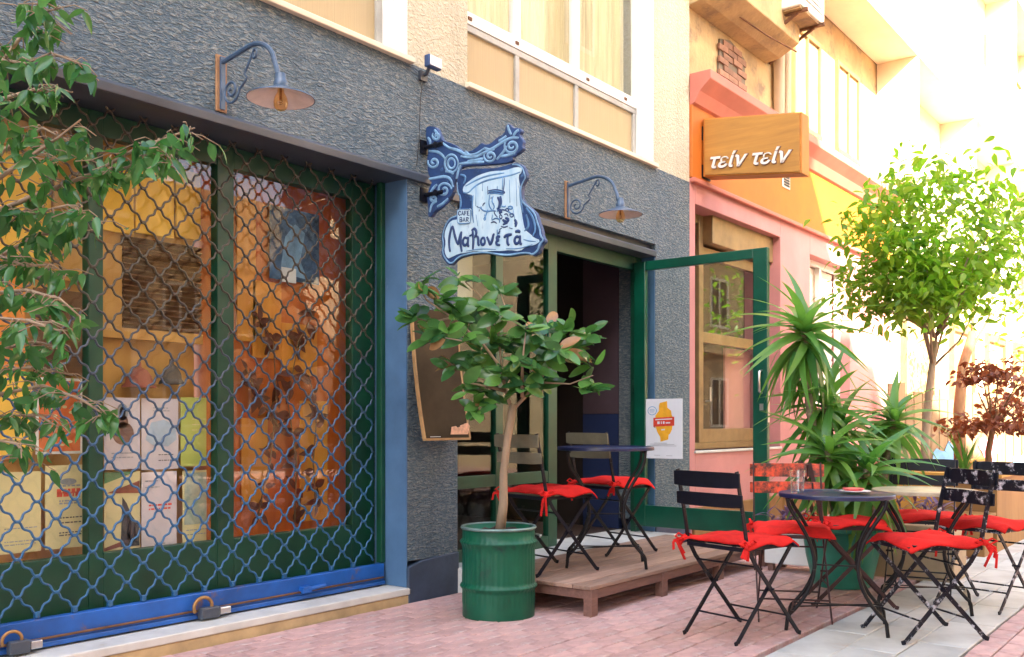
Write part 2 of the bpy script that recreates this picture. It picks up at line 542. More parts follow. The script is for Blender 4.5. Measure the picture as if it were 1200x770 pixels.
# ------------------------------------------------------------------ ground
g = MB()
g.add([(-60, -60, -.045), (120, -60, -.045), (120, 40, -.045), (-60, 40, -.045)], [(0, 1, 2, 3)])
ground = g.build('ground', M['joint'], kind='structure')
ORI[ground.name] = Vector((0, 0, 0))


def brick_mesh(name, lx, ly, h, bev, mt):
    b = MB()
    x, y, e = lx / 2, ly / 2, bev
    vs = [(-x, -y, -h), (x, -y, -h), (x, y, -h), (-x, y, -h), (-x, -y, -e), (x, -y, -e), (x, y, -e), (-x, y, -e),
          (-x + e, -y + e, 0), (x - e, -y + e, 0), (x - e, y - e, 0), (-x + e, y - e, 0)]
    fs = [(0, 1, 5, 4), (1, 2, 6, 5), (2, 3, 7, 6), (3, 0, 4, 7), (4, 5, 9, 8), (5, 6, 10, 9), (6, 7, 11, 10), (7, 4, 8, 11), (8, 9, 10, 11)]
    return vs, fs


def paving(name, x0, x1, y0, y1, lx, ly, gap, mt, pname, seed, rise):
    r = random.Random(seed)
    st = MB()
    st.add([(x0, y0, -.03), (x1, y0, -.03), (x1, y1, -.03), (x0, y1, -.03)], [(0, 1, 2, 3)])
    base = st.build(name, M['joint'], kind='structure')
    ORI[base.name] = Vector((0, 0, 0))
    items = []
    row = 0
    y = y1
    while y - ly > y0 - .02:
        x = x0 - (lx / 2 if row % 2 else 0) + r.uniform(-.01, .01)
        while x < x1:
            c = Vector((x + lx / 2, y - ly / 2, r.uniform(-rise, 0)))
            if True:
                items.append((c, r.uniform(-.012, .012), r.uniform(-.01, .01)))
            x += lx
        y -= ly
        row += 1

    def vis(c):
        d = c - Vector((0, CAM_Y, CAM_H))
        w_ = d.dot(_fw)
        u = d.dot(_rt) / max(w_, .01)
        v = (-d.z) / max(w_, .01)
        inside = w_ > .5 and abs(u) < .56 and v < .26
        return (0 if inside else 1, w_)
    items.sort(key=lambda it: vis(it[0]))
    vs, fs = brick_mesh(pname, lx - gap, ly - gap, .03, .004, mt)
    me = bpy.data.meshes.new(pname)
    me.from_pydata(vs, [], fs)
    me.materials.append(mt)
    for c, rz, rx in items[:290]:
        piece(pname, me, base, Matrix.Translation(c) @ Matrix.Rotation(rz, 4, 'Z') @ Matrix.Rotation(rx, 4, 'X'))
    rest = MB()
    for c, rz, rx in items[290:]:
        mw = Matrix.Translation(c) @ Matrix.Rotation(rz, 4, 'Z') @ Matrix.Rotation(rx, 4, 'X')
        rest.add([mw @ Vector(v) for v in vs], fs)
    if rest.v:
        rest.build(pname + '_field', mt, base, kind='stuff', fix=False)
    return base


paving('brick_pavement', .8, 13.0, -2.15, -.02, .21, .105, .007, M['paver'], 'paving_brick', 1, .004)
paving('slab_path', 1.8, 14.0, -2.855, -2.155, .60, .2333, .006, M['slab'], 'paving_slab', 2, .002)
paving('brick_roadway', 2.0, 14.0, -4.3, -2.86, .21, .105, .007, M['paver'], 'paving_brick', 3, .004)
far = MB()
far.add([(13, -12, -.012), (60, -12, -.012), (60, 0, -.012), (13, 0, -.012)], [(0, 1, 2, 3)])
far.add([(-20, -12, -.012), (2.0, -12, -.012), (2.0, -4.3, -.012), (-20, -4.3, -.012)], [(0, 1, 2, 3)])
far.add([(2, -12, -.012), (13, -12, -.012), (13, -4.3, -.012), (2, -4.3, -.012)], [(0, 1, 2, 3)])
far.build('far_pavement', M['paver'], kind='structure')

# ------------------------------------------------------------------ cafe building
cafe = thing('cafe_building', 'blue grey rough stucco cafe building with cream upper floor and green glazed door', 'building', (4, 0, 0))
wl = MB()
wl.box(-3, .9, 0, .35, 0, 2.52)                      # left pier
wl.box(-3, 7.55, 0, .35, 2.52, 3.15)                 # band over the openings
wl.box(4.03, 4.47, 0, .36, .24, 2.52)                # middle pier
wl.box(6.95, 7.55, 0, .35, .24, 2.52)                # right pier
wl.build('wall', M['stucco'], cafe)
for (a, b) in ((4.028, 4.472), (6.948, 7.552)):
    pl = MB()
    pl.prism([(a, -.012, -.03), (b, -.012, -.03), (b, -.012, .25), (a + .12, -.012, .235), (a, -.012, .205)], (0, .30, 0))
    pl.build('plinth', M['plinth'], cafe, bevel=.006)
for bb in ((4.022, 4.03, .004, .264, .087, 2.47), (4.47, 4.474, .004, .123, .15, 2.415), (6.942, 6.95, .004, .123, .15, 2.415)):
    MB().box(*bb).build('reveal', M['reveal'], cafe)
up = MB()
for (x0, x1, z0, z1) in ((-3, 2.0, 3.15, 9), (4.03, 4.567, 3.15, 9), (6.92, 7.55, 3.15, 9), (2.0, 4.03, 5.2, 9), (4.567, 6.92, 5.2, 9)):
    up.box(x0, x1, .002, .35, z0, z1)
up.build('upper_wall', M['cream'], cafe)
ln = MB()
ln.prism([(.9, -.022, 2.468), (.9, -.026, 2.508), (.9, -.008, 2.525), (.9, .05, 2.525), (.9, .05, 2.468)], (3.32, 0, 0))
ln.build('lintel', M['lintel'], cafe, bevel=.004)
ln = MB()
ln.prism([(4.40, -.022, 2.412), (4.40, -.026, 2.452), (4.40, -.012, 2.465), (4.40, .05, 2.465), (4.40, .05, 2.412)], (2.53, 0, 0))
ln.build('lintel', M['lintel'], cafe, bevel=.004)
fl = MB()
fl.box(.9, 4.03, .052, .42, 2.471, 2.519)
fl.box(4.47, 6.95, .052, .35, 2.416, 2.519)
fl.build('soffit', M['lintel'], cafe)
st = MB()
st.box(.5, 4.05, -.012, .55, .045, .085)
st.build('step_slab', M['marble'], cafe, bevel=.006)
st = MB()
st.box(.5, 4.045, -.006, .55, -.03, .045)
st.build('step_base', M['stepfront'], cafe, bevel=.006)
th = MB()
th.box(4.46, 6.95, -.21, .35, -.03, .148)
th.build('threshold', M['marble'], cafe, bevel=.006)

# cafe interior (dark room behind the glazing)
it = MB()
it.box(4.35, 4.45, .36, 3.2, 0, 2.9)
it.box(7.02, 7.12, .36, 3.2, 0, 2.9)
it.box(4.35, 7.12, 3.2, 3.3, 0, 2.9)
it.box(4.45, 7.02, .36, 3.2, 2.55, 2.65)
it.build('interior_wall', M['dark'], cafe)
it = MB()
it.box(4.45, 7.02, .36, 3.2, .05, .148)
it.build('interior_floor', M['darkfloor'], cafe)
it = MB()
it.box(6.955, 7.015, .36, .72, .15, 1.12)
it.build('blue_inner_wall', M['blueint'], cafe)
it = MB()
it.box(6.955, 7.015, .36, .72, 1.125, 2.5)
it.build('mauve_inner_wall', M['mauve'], cafe)
it = MB()
it.box(4.62, 4.97, .30, .32, 1.80, 2.30)
it.build('cream_inner_panel', M['blind'], cafe)

# fixed shopfront beside the door
sf = thing('tmp', 'x', 'x')
bpy.data.objects.remove(sf)
fr = MB()
Yg0, Yg1 = .125, .175
fr.box(4.474, 4.52, Yg0, Yg1, .15, 2.415)
fr.box(5.005, 5.085, Yg0, Yg1, .23, 2.30)
fr.box(5.61, 5.72, Yg0, Yg1, .15, 2.415)
fr.box(4.52, 5.61, Yg0, Yg1, .15, .23)
fr.box(4.52, 5.61, Yg0 + .002, Yg1, .62, .70)
fr.box(4.52, 6.84, Yg0 + .001, Yg1, 2.30, 2.414)
fr.box(6.84, 6.94, Yg0, Yg1, .15, 2.415)
shopf = fr.build('glazing_frame', M['greendark'], cafe, bevel=.004)
for (a, b) in ((4.52, 5.005), (5.085, 5.61)):
    for (c, d) in ((.23, .62), (.70, 2.30)):
        p = MB()
        p.box(a, b, .148, .152, c, d)
        p.build('pane', M['glasscafe'], shopf)
# the open door leaf, perpendicular to the wall
DX, D0, D1, DZ0, DZ1 = 6.80, -1.03, .118, .205, 2.36
d = MB()
d.box(DX, DX + .045, D0, D0 + .115, DZ0, DZ1)
d.box(DX, DX + .045, D1 - .105, D1, DZ0, DZ1)
d.box(DX + .001, DX + .044, D0 + .115, D1 - .105, DZ0, DZ0 + .17)
d.box(DX + .001, DX + .044, D0 + .115, D1 - .105, DZ1 - .075, DZ1)
door = d.build('door', M['green'], cafe, bevel=.005)
p = MB()
p.box(DX + .018, DX + .024, D0 + .113, D1 - .103, DZ0 + .168, DZ1 - .073)
p.build('pane', M['glassdoor'], door)
h = MB()
h.tube([(DX, D0 + .045, 1.44), (DX - .045, D0 + .045, 1.43), (DX - .05, D0 + .045, 1.36), (DX - .045, D0 + .045, 1.28), (DX, D0 + .045, 1.27)], .009, 8)
h.build('handle', M['steel'], door, smooth=True)
for bb in ((DX - .004, DX, D0 + .03, D0 + .06, 1.14, 1.19), (DX + .008, DX + .036, D0 - .003, D0, 1.05, 1.30), (DX - .003, DX, D0 + .06, D0 + .085, .27, .31)):
    MB().box(*bb).build('lock_plate', M['steel'], door)
for z in (.45, 1.3, 2.1):
    h = MB()
    h.tube([(DX + .02, D1 + .008, z), (DX + .02, D1 + .008, z + .1)], .012, 8)
    h.build('hinge', M['greendark'], door, smooth=True)

# upper windows
def upper_window(x0, x1, divs, nocurt=False):
    f = MB()
    f.box(x0, x1, .10, .16, 3.62, 3.70)
    f.box(x1 - .10, x1 - .001, .0, .16, 3.175, 5.2)
    f.box(x0, x0 + .03, .10, .16, 3.70, 5.2)
    for dx in divs:
        f.box(dx - .035, dx + .035, .105, .155, 3.70, 5.2)
    wd = f.build('window', M['white'], cafe, bevel=.004)
    s = MB()
    s.box(x0 - .02, x1 + .03, -.035, .12, 3.145, 3.178)
    s.build('sill', M['cream_far'], wd, bevel=.005)
    t = MB()
    t.box(x0, x1 - .10, .105, .15, 3.575, 3.615)
    for dx in divs + [x1 - .125]:
        t.box(dx - .022, dx + .022, .106, .15, 3.178, 3.575)
    t.build('grey_trim', M['greytrim'], wd, bevel=.003)
    edges = [x0] + divs + [x1 - .10]
    for a, b in zip(edges[:-1], edges[1:]):
        q = MB()
        q.box(a + .02, b - .02, .125, .145, 3.178, 3.578)
        q.build('panel', M['beige'], wd)
        q = MB()
        q.box(a + .03, b - .03, .13, .134, 3.70, 5.2)
        q.build('pane', M['glass'], wd)
        q = MB()
        n = 26
        vs = []
        for i in range(n + 1):
            x = a + (b - a) * i / n
            y = .26 + .02 * sin(i * 1.9 + a) + .012 * sin(i * .9)
            vs += [(x, y, 3.7), (x, y, 5.2)]
        q.add(vs, [(2 * i, 2 * i + 2, 2 * i + 3, 2 * i + 1) for i in range(n)])
        q.build('curtain', M['curtain'], wd, smooth=True)
    q = MB()
    q.box(x0, x1, .5, .52, 3.6, 5.2)
    q.build('room_back', M['blind'], wd)
    for dx in (x0 + .12, x0 + .62, x0 + 1.5, x1 - .3):
        q = MB()
        q.box(dx, dx + .035, .092, .10, 3.645, 3.665)
        q.build('hinge_bolt', M['rust'], wd)


upper_window(4.567, 6.92, [5.22, 5.95])
upper_window(2.0, 4.03, [3.0])

# shop windows behind the rolling grille
sw = MB()
Y0, Y1 = .265, .325
for a, b in ((.9, 1.0), (2.24, 2.31), (2.92, 3.02), (3.84, 4.02)):
    sw.box(a, b, Y0, Y1, .085, 2.47)
for a, b in ((1.0, 2.24), (2.31, 2.92), (3.02, 3.84)):
    sw.box(a, b, Y0 + .002, Y1, .085, .45)
    sw.box(a, b, Y0 + .002, Y1, 2.36, 2.47)
shopw = sw.build('shop_window', M['greendark'], cafe, bevel=.004)
for a, b in ((1.0, 2.24), (2.31, 2.92), (3.02, 3.84)):
    q = MB()
    q.box(a, b, .293, .297, .45, 2.36)
    q.build('pane', M['glass'], shopw)
db = MB()
db.box(.9, 2.90, .44, .46, .1, 2.5)
db.build('display_back', M['displaytan'], cafe)
db = MB()
db.box(2.96, 4.02, .43, .45, .1, 2.5)
db.build('display_back', M['displayred'], cafe)
db = MB()
db.box(.9, 4.02, .328, .66, .30, .40)
db.box(2.92, 2.955, .328, .66, .40, 2.5)
db.box(.9, 4.02, .328, .66, 2.42, 2.5)
db.box(4.022, 4.06, .328, .66, .30, 2.5)
db.box(.85, .898, .328, .66, .30, 2.5)
db.build('display_ledge', M['displayred'], cafe)


def on_back(px0, px1, py0, py1, Y):
    a, b = on_y(px0, py1, Y), on_y(px1, py0, Y)
    mid = on_y((px0 + px1) / 2, py0, Y)
    mb = on_y((px0 + px1) / 2, py1, Y)
    return a.x, b.x, mb.z, mid.z


def back_board(name, px0, px1, py0, py1, Y, th_, m, bev=.003):
    x0, x1, z0, z1 = on_back(px0, px1, py0, py1, Y)
    q = MB()
    q.box(x0, x1, Y, Y + th_, z0, z1)
    return q.build(name, m, cafe, bevel=bev)


back_board('yellow_panel', 118, 157, 196, 272, .41, .015, M['papergold'])
back_board('yellow_panel', 159, 204, 198, 276, .41, .015, M['papergold'])
back_board('yellow_panel', 207, 250, 202, 281, .41, .015, M['papergold'])
back_board('trim_rail', 118, 256, 168, 186, .40, .025, M['displaytan'])
back_board('trim_rail', 118, 256, 388, 400, .39, .035, M['displaytan'])
back_board('trim_post', 118, 143, 286, 388, .395, .03, M['displaytan'])
x0, x1, z0, z1 = on_back(144, 254, 284, 388, .41)
lf = MB()
lf.box(x0, x1, .425, .43, z0, z1)
louv = lf.build('louvre_panel', M['louvre'], cafe)
nsl = 17
sm = bpy.data.meshes.new('slat')
b = MB().box(-(x1 - x0) / 2, (x1 - x0) / 2, -.012, .012, -.003, .003)
sm.from_pydata([tuple(v) for v in b.v], [], b.f)
sm.materials.append(M['louvre'])
for i in range(nsl):
    piece('slat', sm, louv, Matrix.Translation(((x0 + x1) / 2, .41, z0 + (i + .5) * (z1 - z0) / nsl)) @ Matrix.Rotation(radians(-38), 4, 'X'))
# left bay boards
back_board('orange_board', -60, 30, 300, 540, .41, .015, M['displayorange'])
back_board('yellow_panel', -40, 60, 180, 300, .41, .015, M['papergold'])
back_board('yellow_panel', 64, 104, 200, 330, .41, .015, M['displaytan'])
back_board('dark_board', 40, 104, 340, 440, .41, .015, M['louvre'])
# right bay: golden uprights on the red wood
for (a, b, c, d_) in ((278, 300, 210, 400), (283, 314, 490, 590), (352, 384, 470, 610), (296, 330, 330, 420), (330, 372, 380, 440)):
    back_board('golden_panel', a, b, c, d_, .415, .012, M['amber'])

# ------------------------------------------------------------------ rolling grille
gr = thing('rolling_grille', 'closed wavy lattice rolling grille with blue bottom rail across shop window', 'grille', (2.5, .11, .085))
XS, ZS, GY = .082, .0792, .185
k0, k1 = 12, 48
Z0 = .238
rows = 29
clips = MB()
for i in range(rows):
    pts = []
    za = Z0 + i * ZS
    for k in range(k0, k1):
        up_ = (k + i) % 2
        p0 = Vector((k * XS, GY, za + (ZS if up_ else 0)))
        p1 = Vector(((k + 1) * XS, GY, za + (0 if up_ else ZS)))
        dv = p1 - p0
        nv = Vector((-dv.z, 0, dv.x)).normalized()
        sg = 1 if up_ else -1
        for j in range(12):
            t = j / 12
            a = .0048 * sin(4 * pi * t)
            pts.append(p0 + dv * t + nv * (a * sg) + Vector((0, .004 * cos(pi * t) * sg, 0)))
        if up_ and i < rows - 1:
            clips.box(p0.x - .012, p0.x + .012, GY - .010, GY + .010, p0.z - .0065, p0.z + .0065)
        if i == 0 and not up_:
            clips.box(p0.x - .011, p0.x + .011, GY - .011, GY + .011, p0.z - .02, p0.z + .008)
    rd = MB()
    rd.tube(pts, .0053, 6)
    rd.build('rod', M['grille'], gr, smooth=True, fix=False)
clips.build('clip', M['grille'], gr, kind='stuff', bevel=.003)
rl = MB()
rl.box(.95, 4.0, GY - .022, GY + .022, .094, .216)
rl.box(.95, 4.0, GY - .032, GY - .022, .094, .118)
rail = rl.build('bottom_rail', M['bluerail'], gr, bevel=.005)
q = MB()
q.tube([(1.0, GY - .034, .132), (3.98, GY - .034, .138)], .006, 6)
q.build('lock_bar', M['rust'], rail, smooth=True)
q = MB()
q.box(3.36, 3.42, GY - .06, GY - .022, .13, .165)
q.tube([(3.40, GY - .05, .15), (3.52, GY - .05, .155)], .012, 8)
q.build('rail_handle', M['bluerail'], rail, bevel=.003)
gd = MB()
gd.box(3.985, 4.018, GY - .012, GY + .03, .22, 2.47)
gd.box(.93, .96, GY - .03, GY + .03, .24, 2.47)
gd.build('guide_channel', M['greendark'], gr, bevel=.003)


def padlock(x, label, s=1.):
    t = thing('padlock', label, 'padlock', (x, .12, .09), 'padlocks on the grille rail')
    y = .13
    q = MB()
    pts = [(x + .05 * cos(a) * s, y, .155 + .045 * sin(a) * s) for a in [radians(v) for v in range(-30, 215, 15)]]
    q.tube(pts, .009 * s, 8)
    q.build('shackle', M['brass'], t, smooth=True)
    q = MB()
    q.box(x - .02 * s, x + .085 * s, y - .022, y + .018, .095, .15)
    q.build('lock_body', M['lintel'], t, bevel=.006)
    q = MB()
    q.box(x + .087 * s, x + .15 * s, y - .018, y + .012, .105, .14)
    q.build('barrel', M['steel'], t, bevel=.005)


padlock(on_y(238, 718, .13).x, 'brass shackled padlock hanging at the middle of the blue grille rail')
padlock(on_y(14, 748, .13).x, 'small dark padlock at the left end of the blue grille rail', .8)


# ------------------------------------------------------------------ posters and printed things
def flat(mb, x0, x1, z0, z1, y, th_=.0012, mi=0):
    mb.box(x0, x1, y - th_, y, z0, z1, mi)


def poster(px0, px1, py0, py1, Y, paper, label, prints, tilt=0, cat='poster', name='poster', group=None):
    """prints: (material, shape, params in 0..1 of the sheet, y up)"""
    x0, x1, z0, z1 = on_back(px0, px1, py0, py1, Y)
    q = MB()
    q.box(x0, x1, Y, Y + .003, z0, z1)
    o = q.build(name, paper)
    tag(o, label, cat, group)
    ORI[o.name] = Vector((0, 0, 0))
    W, Hh = x1 - x0, z1 - z0
    for mt, shp, prm in prints:
        r = MB()
        if shp == 'r':
            for (a, b, c, e) in prm:
                flat(r, x0 + a * W, x0 + c * W, z0 + b * Hh, z0 + e * Hh, Y - .0004)
        elif shp == 'p':
            for pl_ in prm:
                r.prism([(x0 + a * W, Y - .0006, z0 + b * Hh) for a, b in pl_], (0, -.0012, 0))
        elif shp == 'e':
            for (a, b, ra, rb) in prm:
                r.prism([(x0 + (a + ra * cos(v)) * W, Y - .0006, z0 + (b + rb * sin(v)) * Hh) for v in [2 * pi * k / 20 for k in range(20)]], (0, -.0016, 0))
        r.build('print', mt, o)
    return o


YP = .36
GRP = 'posters in the shop window'


def lines(x0, x1, ys, h=.012, seed=0):
    r = random.Random(seed)
    out = []
    for y in ys:
        x = x0
        while x < x1 - .02:
            l_ = r.uniform(.03, .12)
            out.append((x, y, min(x + l_, x1), y + h))
            x += l_ + .025
    return out


poster(0, 48, 553, 648, YP, M['paperyellow'], 'plain yellowed poster lowest and farthest left in the shop window', [
    (M['inkgrey'], 'r', lines(.1, .9, [.30, .14, .10], .012, 1))], group=GRP)
poster(53, 106, 545, 642, YP, M['paperyellow'], 'yellowed poster with a red heading beside the green mullion', [
    (M['inkred'], 'r', lines(.25, .8, [.62, .66], .055, 2)), (M['inkgrey'], 'r', lines(.3, .78, [.74, .56, .53], .02, 3)),
    (M['inkdark'], 'r', lines(.3, .8, [.36, .30, .18, .15], .014, 4)), (M['inkgrey'], 'e', [(.5, .8, .18, .04)])], group=GRP)
poster(0, 38, 440, 534, YP + .02, M['papergold'], 'golden yellow blank poster in the upper row at the left edge', [], group=GRP)
poster(42, 97, 443, 532, YP + .02, M['white'], 'orange red poster with pale fallen leaves and a white border', [
    (M['poster_orange'], 'r', [(.06, .035, .94, .965)]),
    (M['paperyellow'], 'e', [(.3, .2, .05, .02), (.5, .3, .06, .02), (.62, .45, .05, .025), (.7, .16, .07, .02), (.4, .5, .04, .02), (.75, .55, .06, .02), (.55, .12, .05, .015), (.6, .62, .05, .02)])], group=GRP)
poster(122, 164, 466, 550, YP, M['paperpink'], 'grey poster with a sepia portrait of a seated figure', [
    (M['inkgrey'], 'e', [(.5, .80, .16, .12)]), (M['deckframe'], 'e', [(.52, .50, .30, .16), (.5, .66, .16, .1)]), (M['paperpink'], 'e', [(.5, .80, .08, .07)]),
    (M['inkgrey'], 'r', lines(.2, .8, [.22, .16], .012, 5))], group=GRP)
poster(166, 209, 467, 550, YP, M['paperpink'], 'pale poster with a hazy blue picture in its middle', [
    (M['paperblue'], 'p', [[(.1, .42), (.3, .34), (.7, .32), (.95, .42), (.9, .62), (.6, .70), (.25, .66)]]),
    (M['inkgrey'], 'r', lines(.3, .75, [.86, .82], .012, 6)), (M['inkdark'], 'r', lines(.45, .9, [.20, .12], .012, 7))], group=GRP)
poster(212, 254, 466, 546, YP, M['papergreen'], 'lime green poster at the right end of the upper row', [
    (M['paperyellow'], 'r', lines(.3, .8, [.68, .60, .52], .012, 8))], group=GRP)
poster(122, 164, 553, 646, YP, M['paperyellow'], 'yellow poster with green and brown stripes and a dark tower', [
    (M['inkgreen'], 'p', [[(0, .9), (0, 1), (.9, 1), (0, .86)]]), (M['inkbrown'], 'p', [[(.05, .74), (.98, .88), (.98, .72)]]),
    (M['inkdark'], 'p', [[(.45, .05), (.5, .68), (.62, .60), (.75, .45), (.98, .30), (.98, .05)]]),
    (M['inkgrey'], 'p', [[(.62, .12), (.66, .5), (.72, .42), (.74, .12)], [(.8, .12), (.82, .34), (.88, .3), (.9, .12)]]),
    (M['inkbrown'], 'p', [[(0, .06), (.45, .12), (.45, .06), (0, .02)]])], group=GRP)
poster(166, 207, 553, 643, YP, M['paperpink'], 'white text only poster in the middle of the lower row', [
    (M['inkred'], 'r', lines(.2, .85, [.56, .51], .022, 9)), (M['inkgrey'], 'r', lines(.1, .5, [.88, .80], .012, 10)), (M['inkgrey'], 'r', lines(.35, .7, [.06], .012, 11))], group=GRP)
poster(214, 255, 551, 638, YP, M['paperyellow'], 'pale poster with a mottled grey green drawing at the right of the lower row', [
    (mat('mottled_green_print', (.24, .33, .27), .8, .5, 30, col2=(.5, .52, .36)), 'r', [(.05, .28, .95, .97)]), (M['inkgrey'], 'r', lines(.1, .9, [.2, .14], .012, 12))], group=GRP)
poster(316, 374, 246, 330, .405, M['posterblue'], 'dark blue picture pinned high on the red brown wood panel', [
    (M['signlight'], 'p', [[(.2, .1), (.3, .6), (.5, .8), (.7, .7), (.6, .3), (.75, .05)]])], cat='picture', name='picture')
poster(330, 347, 314, 331, .395, M['white'], 'small square white note stuck below the blue picture', [], cat='note', name='paper_note')
for (px, py, rr, lb) in ((163, 446, .065, 'larger dark domed object on the ochre ledge behind the grille'), (201, 442, .05, 'smaller dark domed object on the ochre ledge behind the grille')):
    c = on_y(px, py, .385)
    q = MB()
    q.lathe([(rr * 1.25, -.035), (rr * 1.2, -.025), (rr, -.01), (rr * .9, .02), (rr * .6, .05), (.012, .065), (.010, .09), (.0, .092)], c, 20)
    o = q.build('hanging_dome', M['inkbrown'] if px < 180 else M['inkdark'], smooth=True)
    tag(o, lb, 'ornament')


# branches added inside the right-hand window, standing in for a tree's reflection
def leaf_mesh(name, L, W, fold, curl, mt, shape, rowsn=6):
    b = MB()
    vs, fs = [], []
    for i in range(rowsn + 1):
        t = i / rowsn
        wd = W * shape(t)
        z = -curl * t * t
        vs += [(-wd, L * t, z + fold * wd), (0, L * t, z), (wd, L * t, z + fold * wd)]
    for i in range(rowsn):
        a = 3 * i
        fs += [(a, a + 1, a + 4, a + 3), (a + 1, a + 2, a + 5, a + 4)]
    me = bpy.data.meshes.new(name)
    me.from_pydata(vs, [], fs)
    me.materials.append(mt)
    me.polygons.foreach_set('use_smooth', [True] * len(fs))
    return me


def pointed(t):
    return .5 * (sin(pi * min(1, t ** .75)) ** .9) * (1 - .25 * t) + .004


def oval(t):
    return .5 * (max(0, sin(pi * (t ** .95))) ** .62) + .006


def blade(t):
    return .5 * (min(1, t * 6 + .5)) * (1 - max(0, (t - .35) / .65) ** 1.6) + .002


def orient(d, up=Vector((0, 0, 1)), roll=0):
    """matrix whose +Y goes along d"""
    d = d.normalized()
    x = d.cross(up)
    if x.length < 1e-3:
        x = Vector((1, 0, 0))
    x.normalize()
    z = x.cross(d)
    m = Matrix((x, d, z)).transposed().to_4x4()
    return m @ Matrix.Rotation(roll, 4, 'Y')


def rdir(r=rng):
    z = r.uniform(-1, 1)
    a = r.uniform(0, 2 * pi)
    s = math.sqrt(1 - z * z)
    return Vector((s * cos(a), s * sin(a), z))


refl_branch = thing('reflected_branch', 'dark red leafy branch added inside the window in place of a tree reflection', 'reflected plant', (3.3, .41, .45))
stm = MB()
dl = leaf_mesh('reflected_leaf', .085, .045, .2, .02, M['reflectleaf'], pointed)
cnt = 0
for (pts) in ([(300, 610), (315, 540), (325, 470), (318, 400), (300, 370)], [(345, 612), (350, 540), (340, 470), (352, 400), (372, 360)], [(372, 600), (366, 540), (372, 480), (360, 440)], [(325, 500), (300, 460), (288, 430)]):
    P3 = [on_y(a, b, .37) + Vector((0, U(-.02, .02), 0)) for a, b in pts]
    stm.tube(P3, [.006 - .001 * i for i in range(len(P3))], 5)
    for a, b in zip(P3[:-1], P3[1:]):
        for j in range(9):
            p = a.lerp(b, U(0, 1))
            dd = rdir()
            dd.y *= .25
            piece('reflected_leaf', dl, refl_branch, Matrix.Translation(p) @ orient(dd, Vector((0, -1, 0)), U(-.5, .5)) @ Matrix.Scale(U(.7, 1.25), 4))
stm.build('stem', M['barkdark'], refl_branch, smooth=True)


# ------------------------------------------------------------------ wall lamps
def wall_lamp(x, z_top, label):
    t = thing('wall_lamp', label, 'wall lamp', (x, 0, z_top - .26), 'gooseneck lamps on the cafe wall')
    zt = z_top
    q = MB()
    q.box(x - .03, x + .03, -.012, 0, zt - .27, zt)
    q.build('backplate', M['lampwood'], t, bevel=.003)
    q = MB()
    q.box(x - .012, x + .012, -.024, -.012, zt - .26, zt - .01)
    pts = [(x, -.02, zt - .035)]
    for a in range(0, 81, 10):
        an = radians(a)
        pts.append((x, -.24 - .17 * sin(an), zt - .005 - .14 * (1 - cos(an)) - .0))
    pts += [(x, -.425, zt - .16), (x, -.43, zt - .20)]
    q.tube(pts, .012, 8)
    q.build('arm', M['lampmetal'], t, smooth='auto')
    # scroll brace: spiral by the wall sweeping up to the arm
    q = MB()
    c = Vector((x, -.085, zt - .185))
    pts = []
    for i in range(0, 34):
        an = i * .33
        r = .008 + .0052 * an
        pts.append(c + Vector((0, -r * cos(an + 1.6), r * sin(an + 1.6))))
    last = pts[-1]
    for k in range(1, 9):
        s = k / 8
        pts.append(last.lerp(Vector((x, -.26, zt - .03)), s) + Vector((0, -.03 * sin(pi * s) * (1 if s < .5 else -1) * .6, -.02 * sin(pi * s))))
    c2 = pts[-1]
    for i in range(1, 14):
        an = i * .45
        r = .028 - .0016 * i
        pts.append(c2 + Vector((0, .0 - r * sin(an) * .8, -.024 + r * cos(an))))
    q.tube(pts, .0062, 6)
    q.build('scroll_brace', M['lampmetal'], t, smooth=True)
    sc_ = Vector((x, -.45, zt - .30))
    q = MB()
    q.lathe([(.152, 0), (.150, .006), (.12, .018), (.075, .036), (.036, .052), (.032, .056), (.032, .075), (.026, .085), (.022, .115), (.0, .118)], sc_, 36)
    q.build('lamp_shade', M['lampmetal'], t, smooth='auto')
    q = MB()
    q.lathe([(.1485, .0005), (.118, .014), (.073, .032), (.03, .046), (0, .048)], sc_, 36)
    q.build('shade_lining', M['lampinner'], t, smooth=True, fix=False)
    q = MB()
    q.lathe([(.014, .05), (.016, .03), (.028, .008), (.033, -.015), (.030, -.036), (.018, -.05), (0, -.055)], sc_, 20)
    q.build('bulb', M['bulb'], t, smooth=True)
    q = MB()
    q.tube([sc_ + Vector((0, 0, .05)), sc_ + Vector((0, 0, .0))], .006, 6)
    q.tube([sc_ + Vector((.008 * cos(i), .008 * sin(i), .0 - .0016 * i)) for i in range(18)], .0015, 4)
    q.build('filament', M['brass'], t, smooth=True)


wall_lamp(2.75, 2.80, 'blue gooseneck wall lamp over the grille, the nearer of the pair')
wall_lamp(5.66, 2.78, 'blue gooseneck wall lamp over the cafe door, right of the hanging sign')

# flood light and its cable
fc = on_y(503, 76, -.06)
t = thing('flood_light', 'small blue flood light on the wall corner above the hanging sign', 'flood light', (fc.x, 0, fc.z))
q = MB()
q.box(fc.x - .055, fc.x + .055, -.11, -.07, fc.z - .03, fc.z + .04)
q.build('housing', M['signnavy'], t, bevel=.006)
q = MB()
q.box(fc.x - .048, fc.x + .048, -.116, -.111, fc.z - .022, fc.z + .034)
q.build('lens', M['flood'], t)
q = MB()
q.tube([(fc.x, -.07, fc.z), (fc.x, -.04, fc.z - .05), (fc.x, 0, fc.z - .05)], .012, 6)
q.box(fc.x - .03, fc.x + .03, -.02, 0, fc.z - .085, fc.z - .03)
q.build('bracket', M['lintel'], t)
q = MB()
q.tube([(fc.x - .01, -.02, fc.z - .06), (fc.x - .02, -.008, fc.z - .2), (fc.x - .03, -.006, fc.z - .45), (fc.x - .05, -.006, 2.56)], .0022, 6)
q.build('cable', M['inkdark'], t)

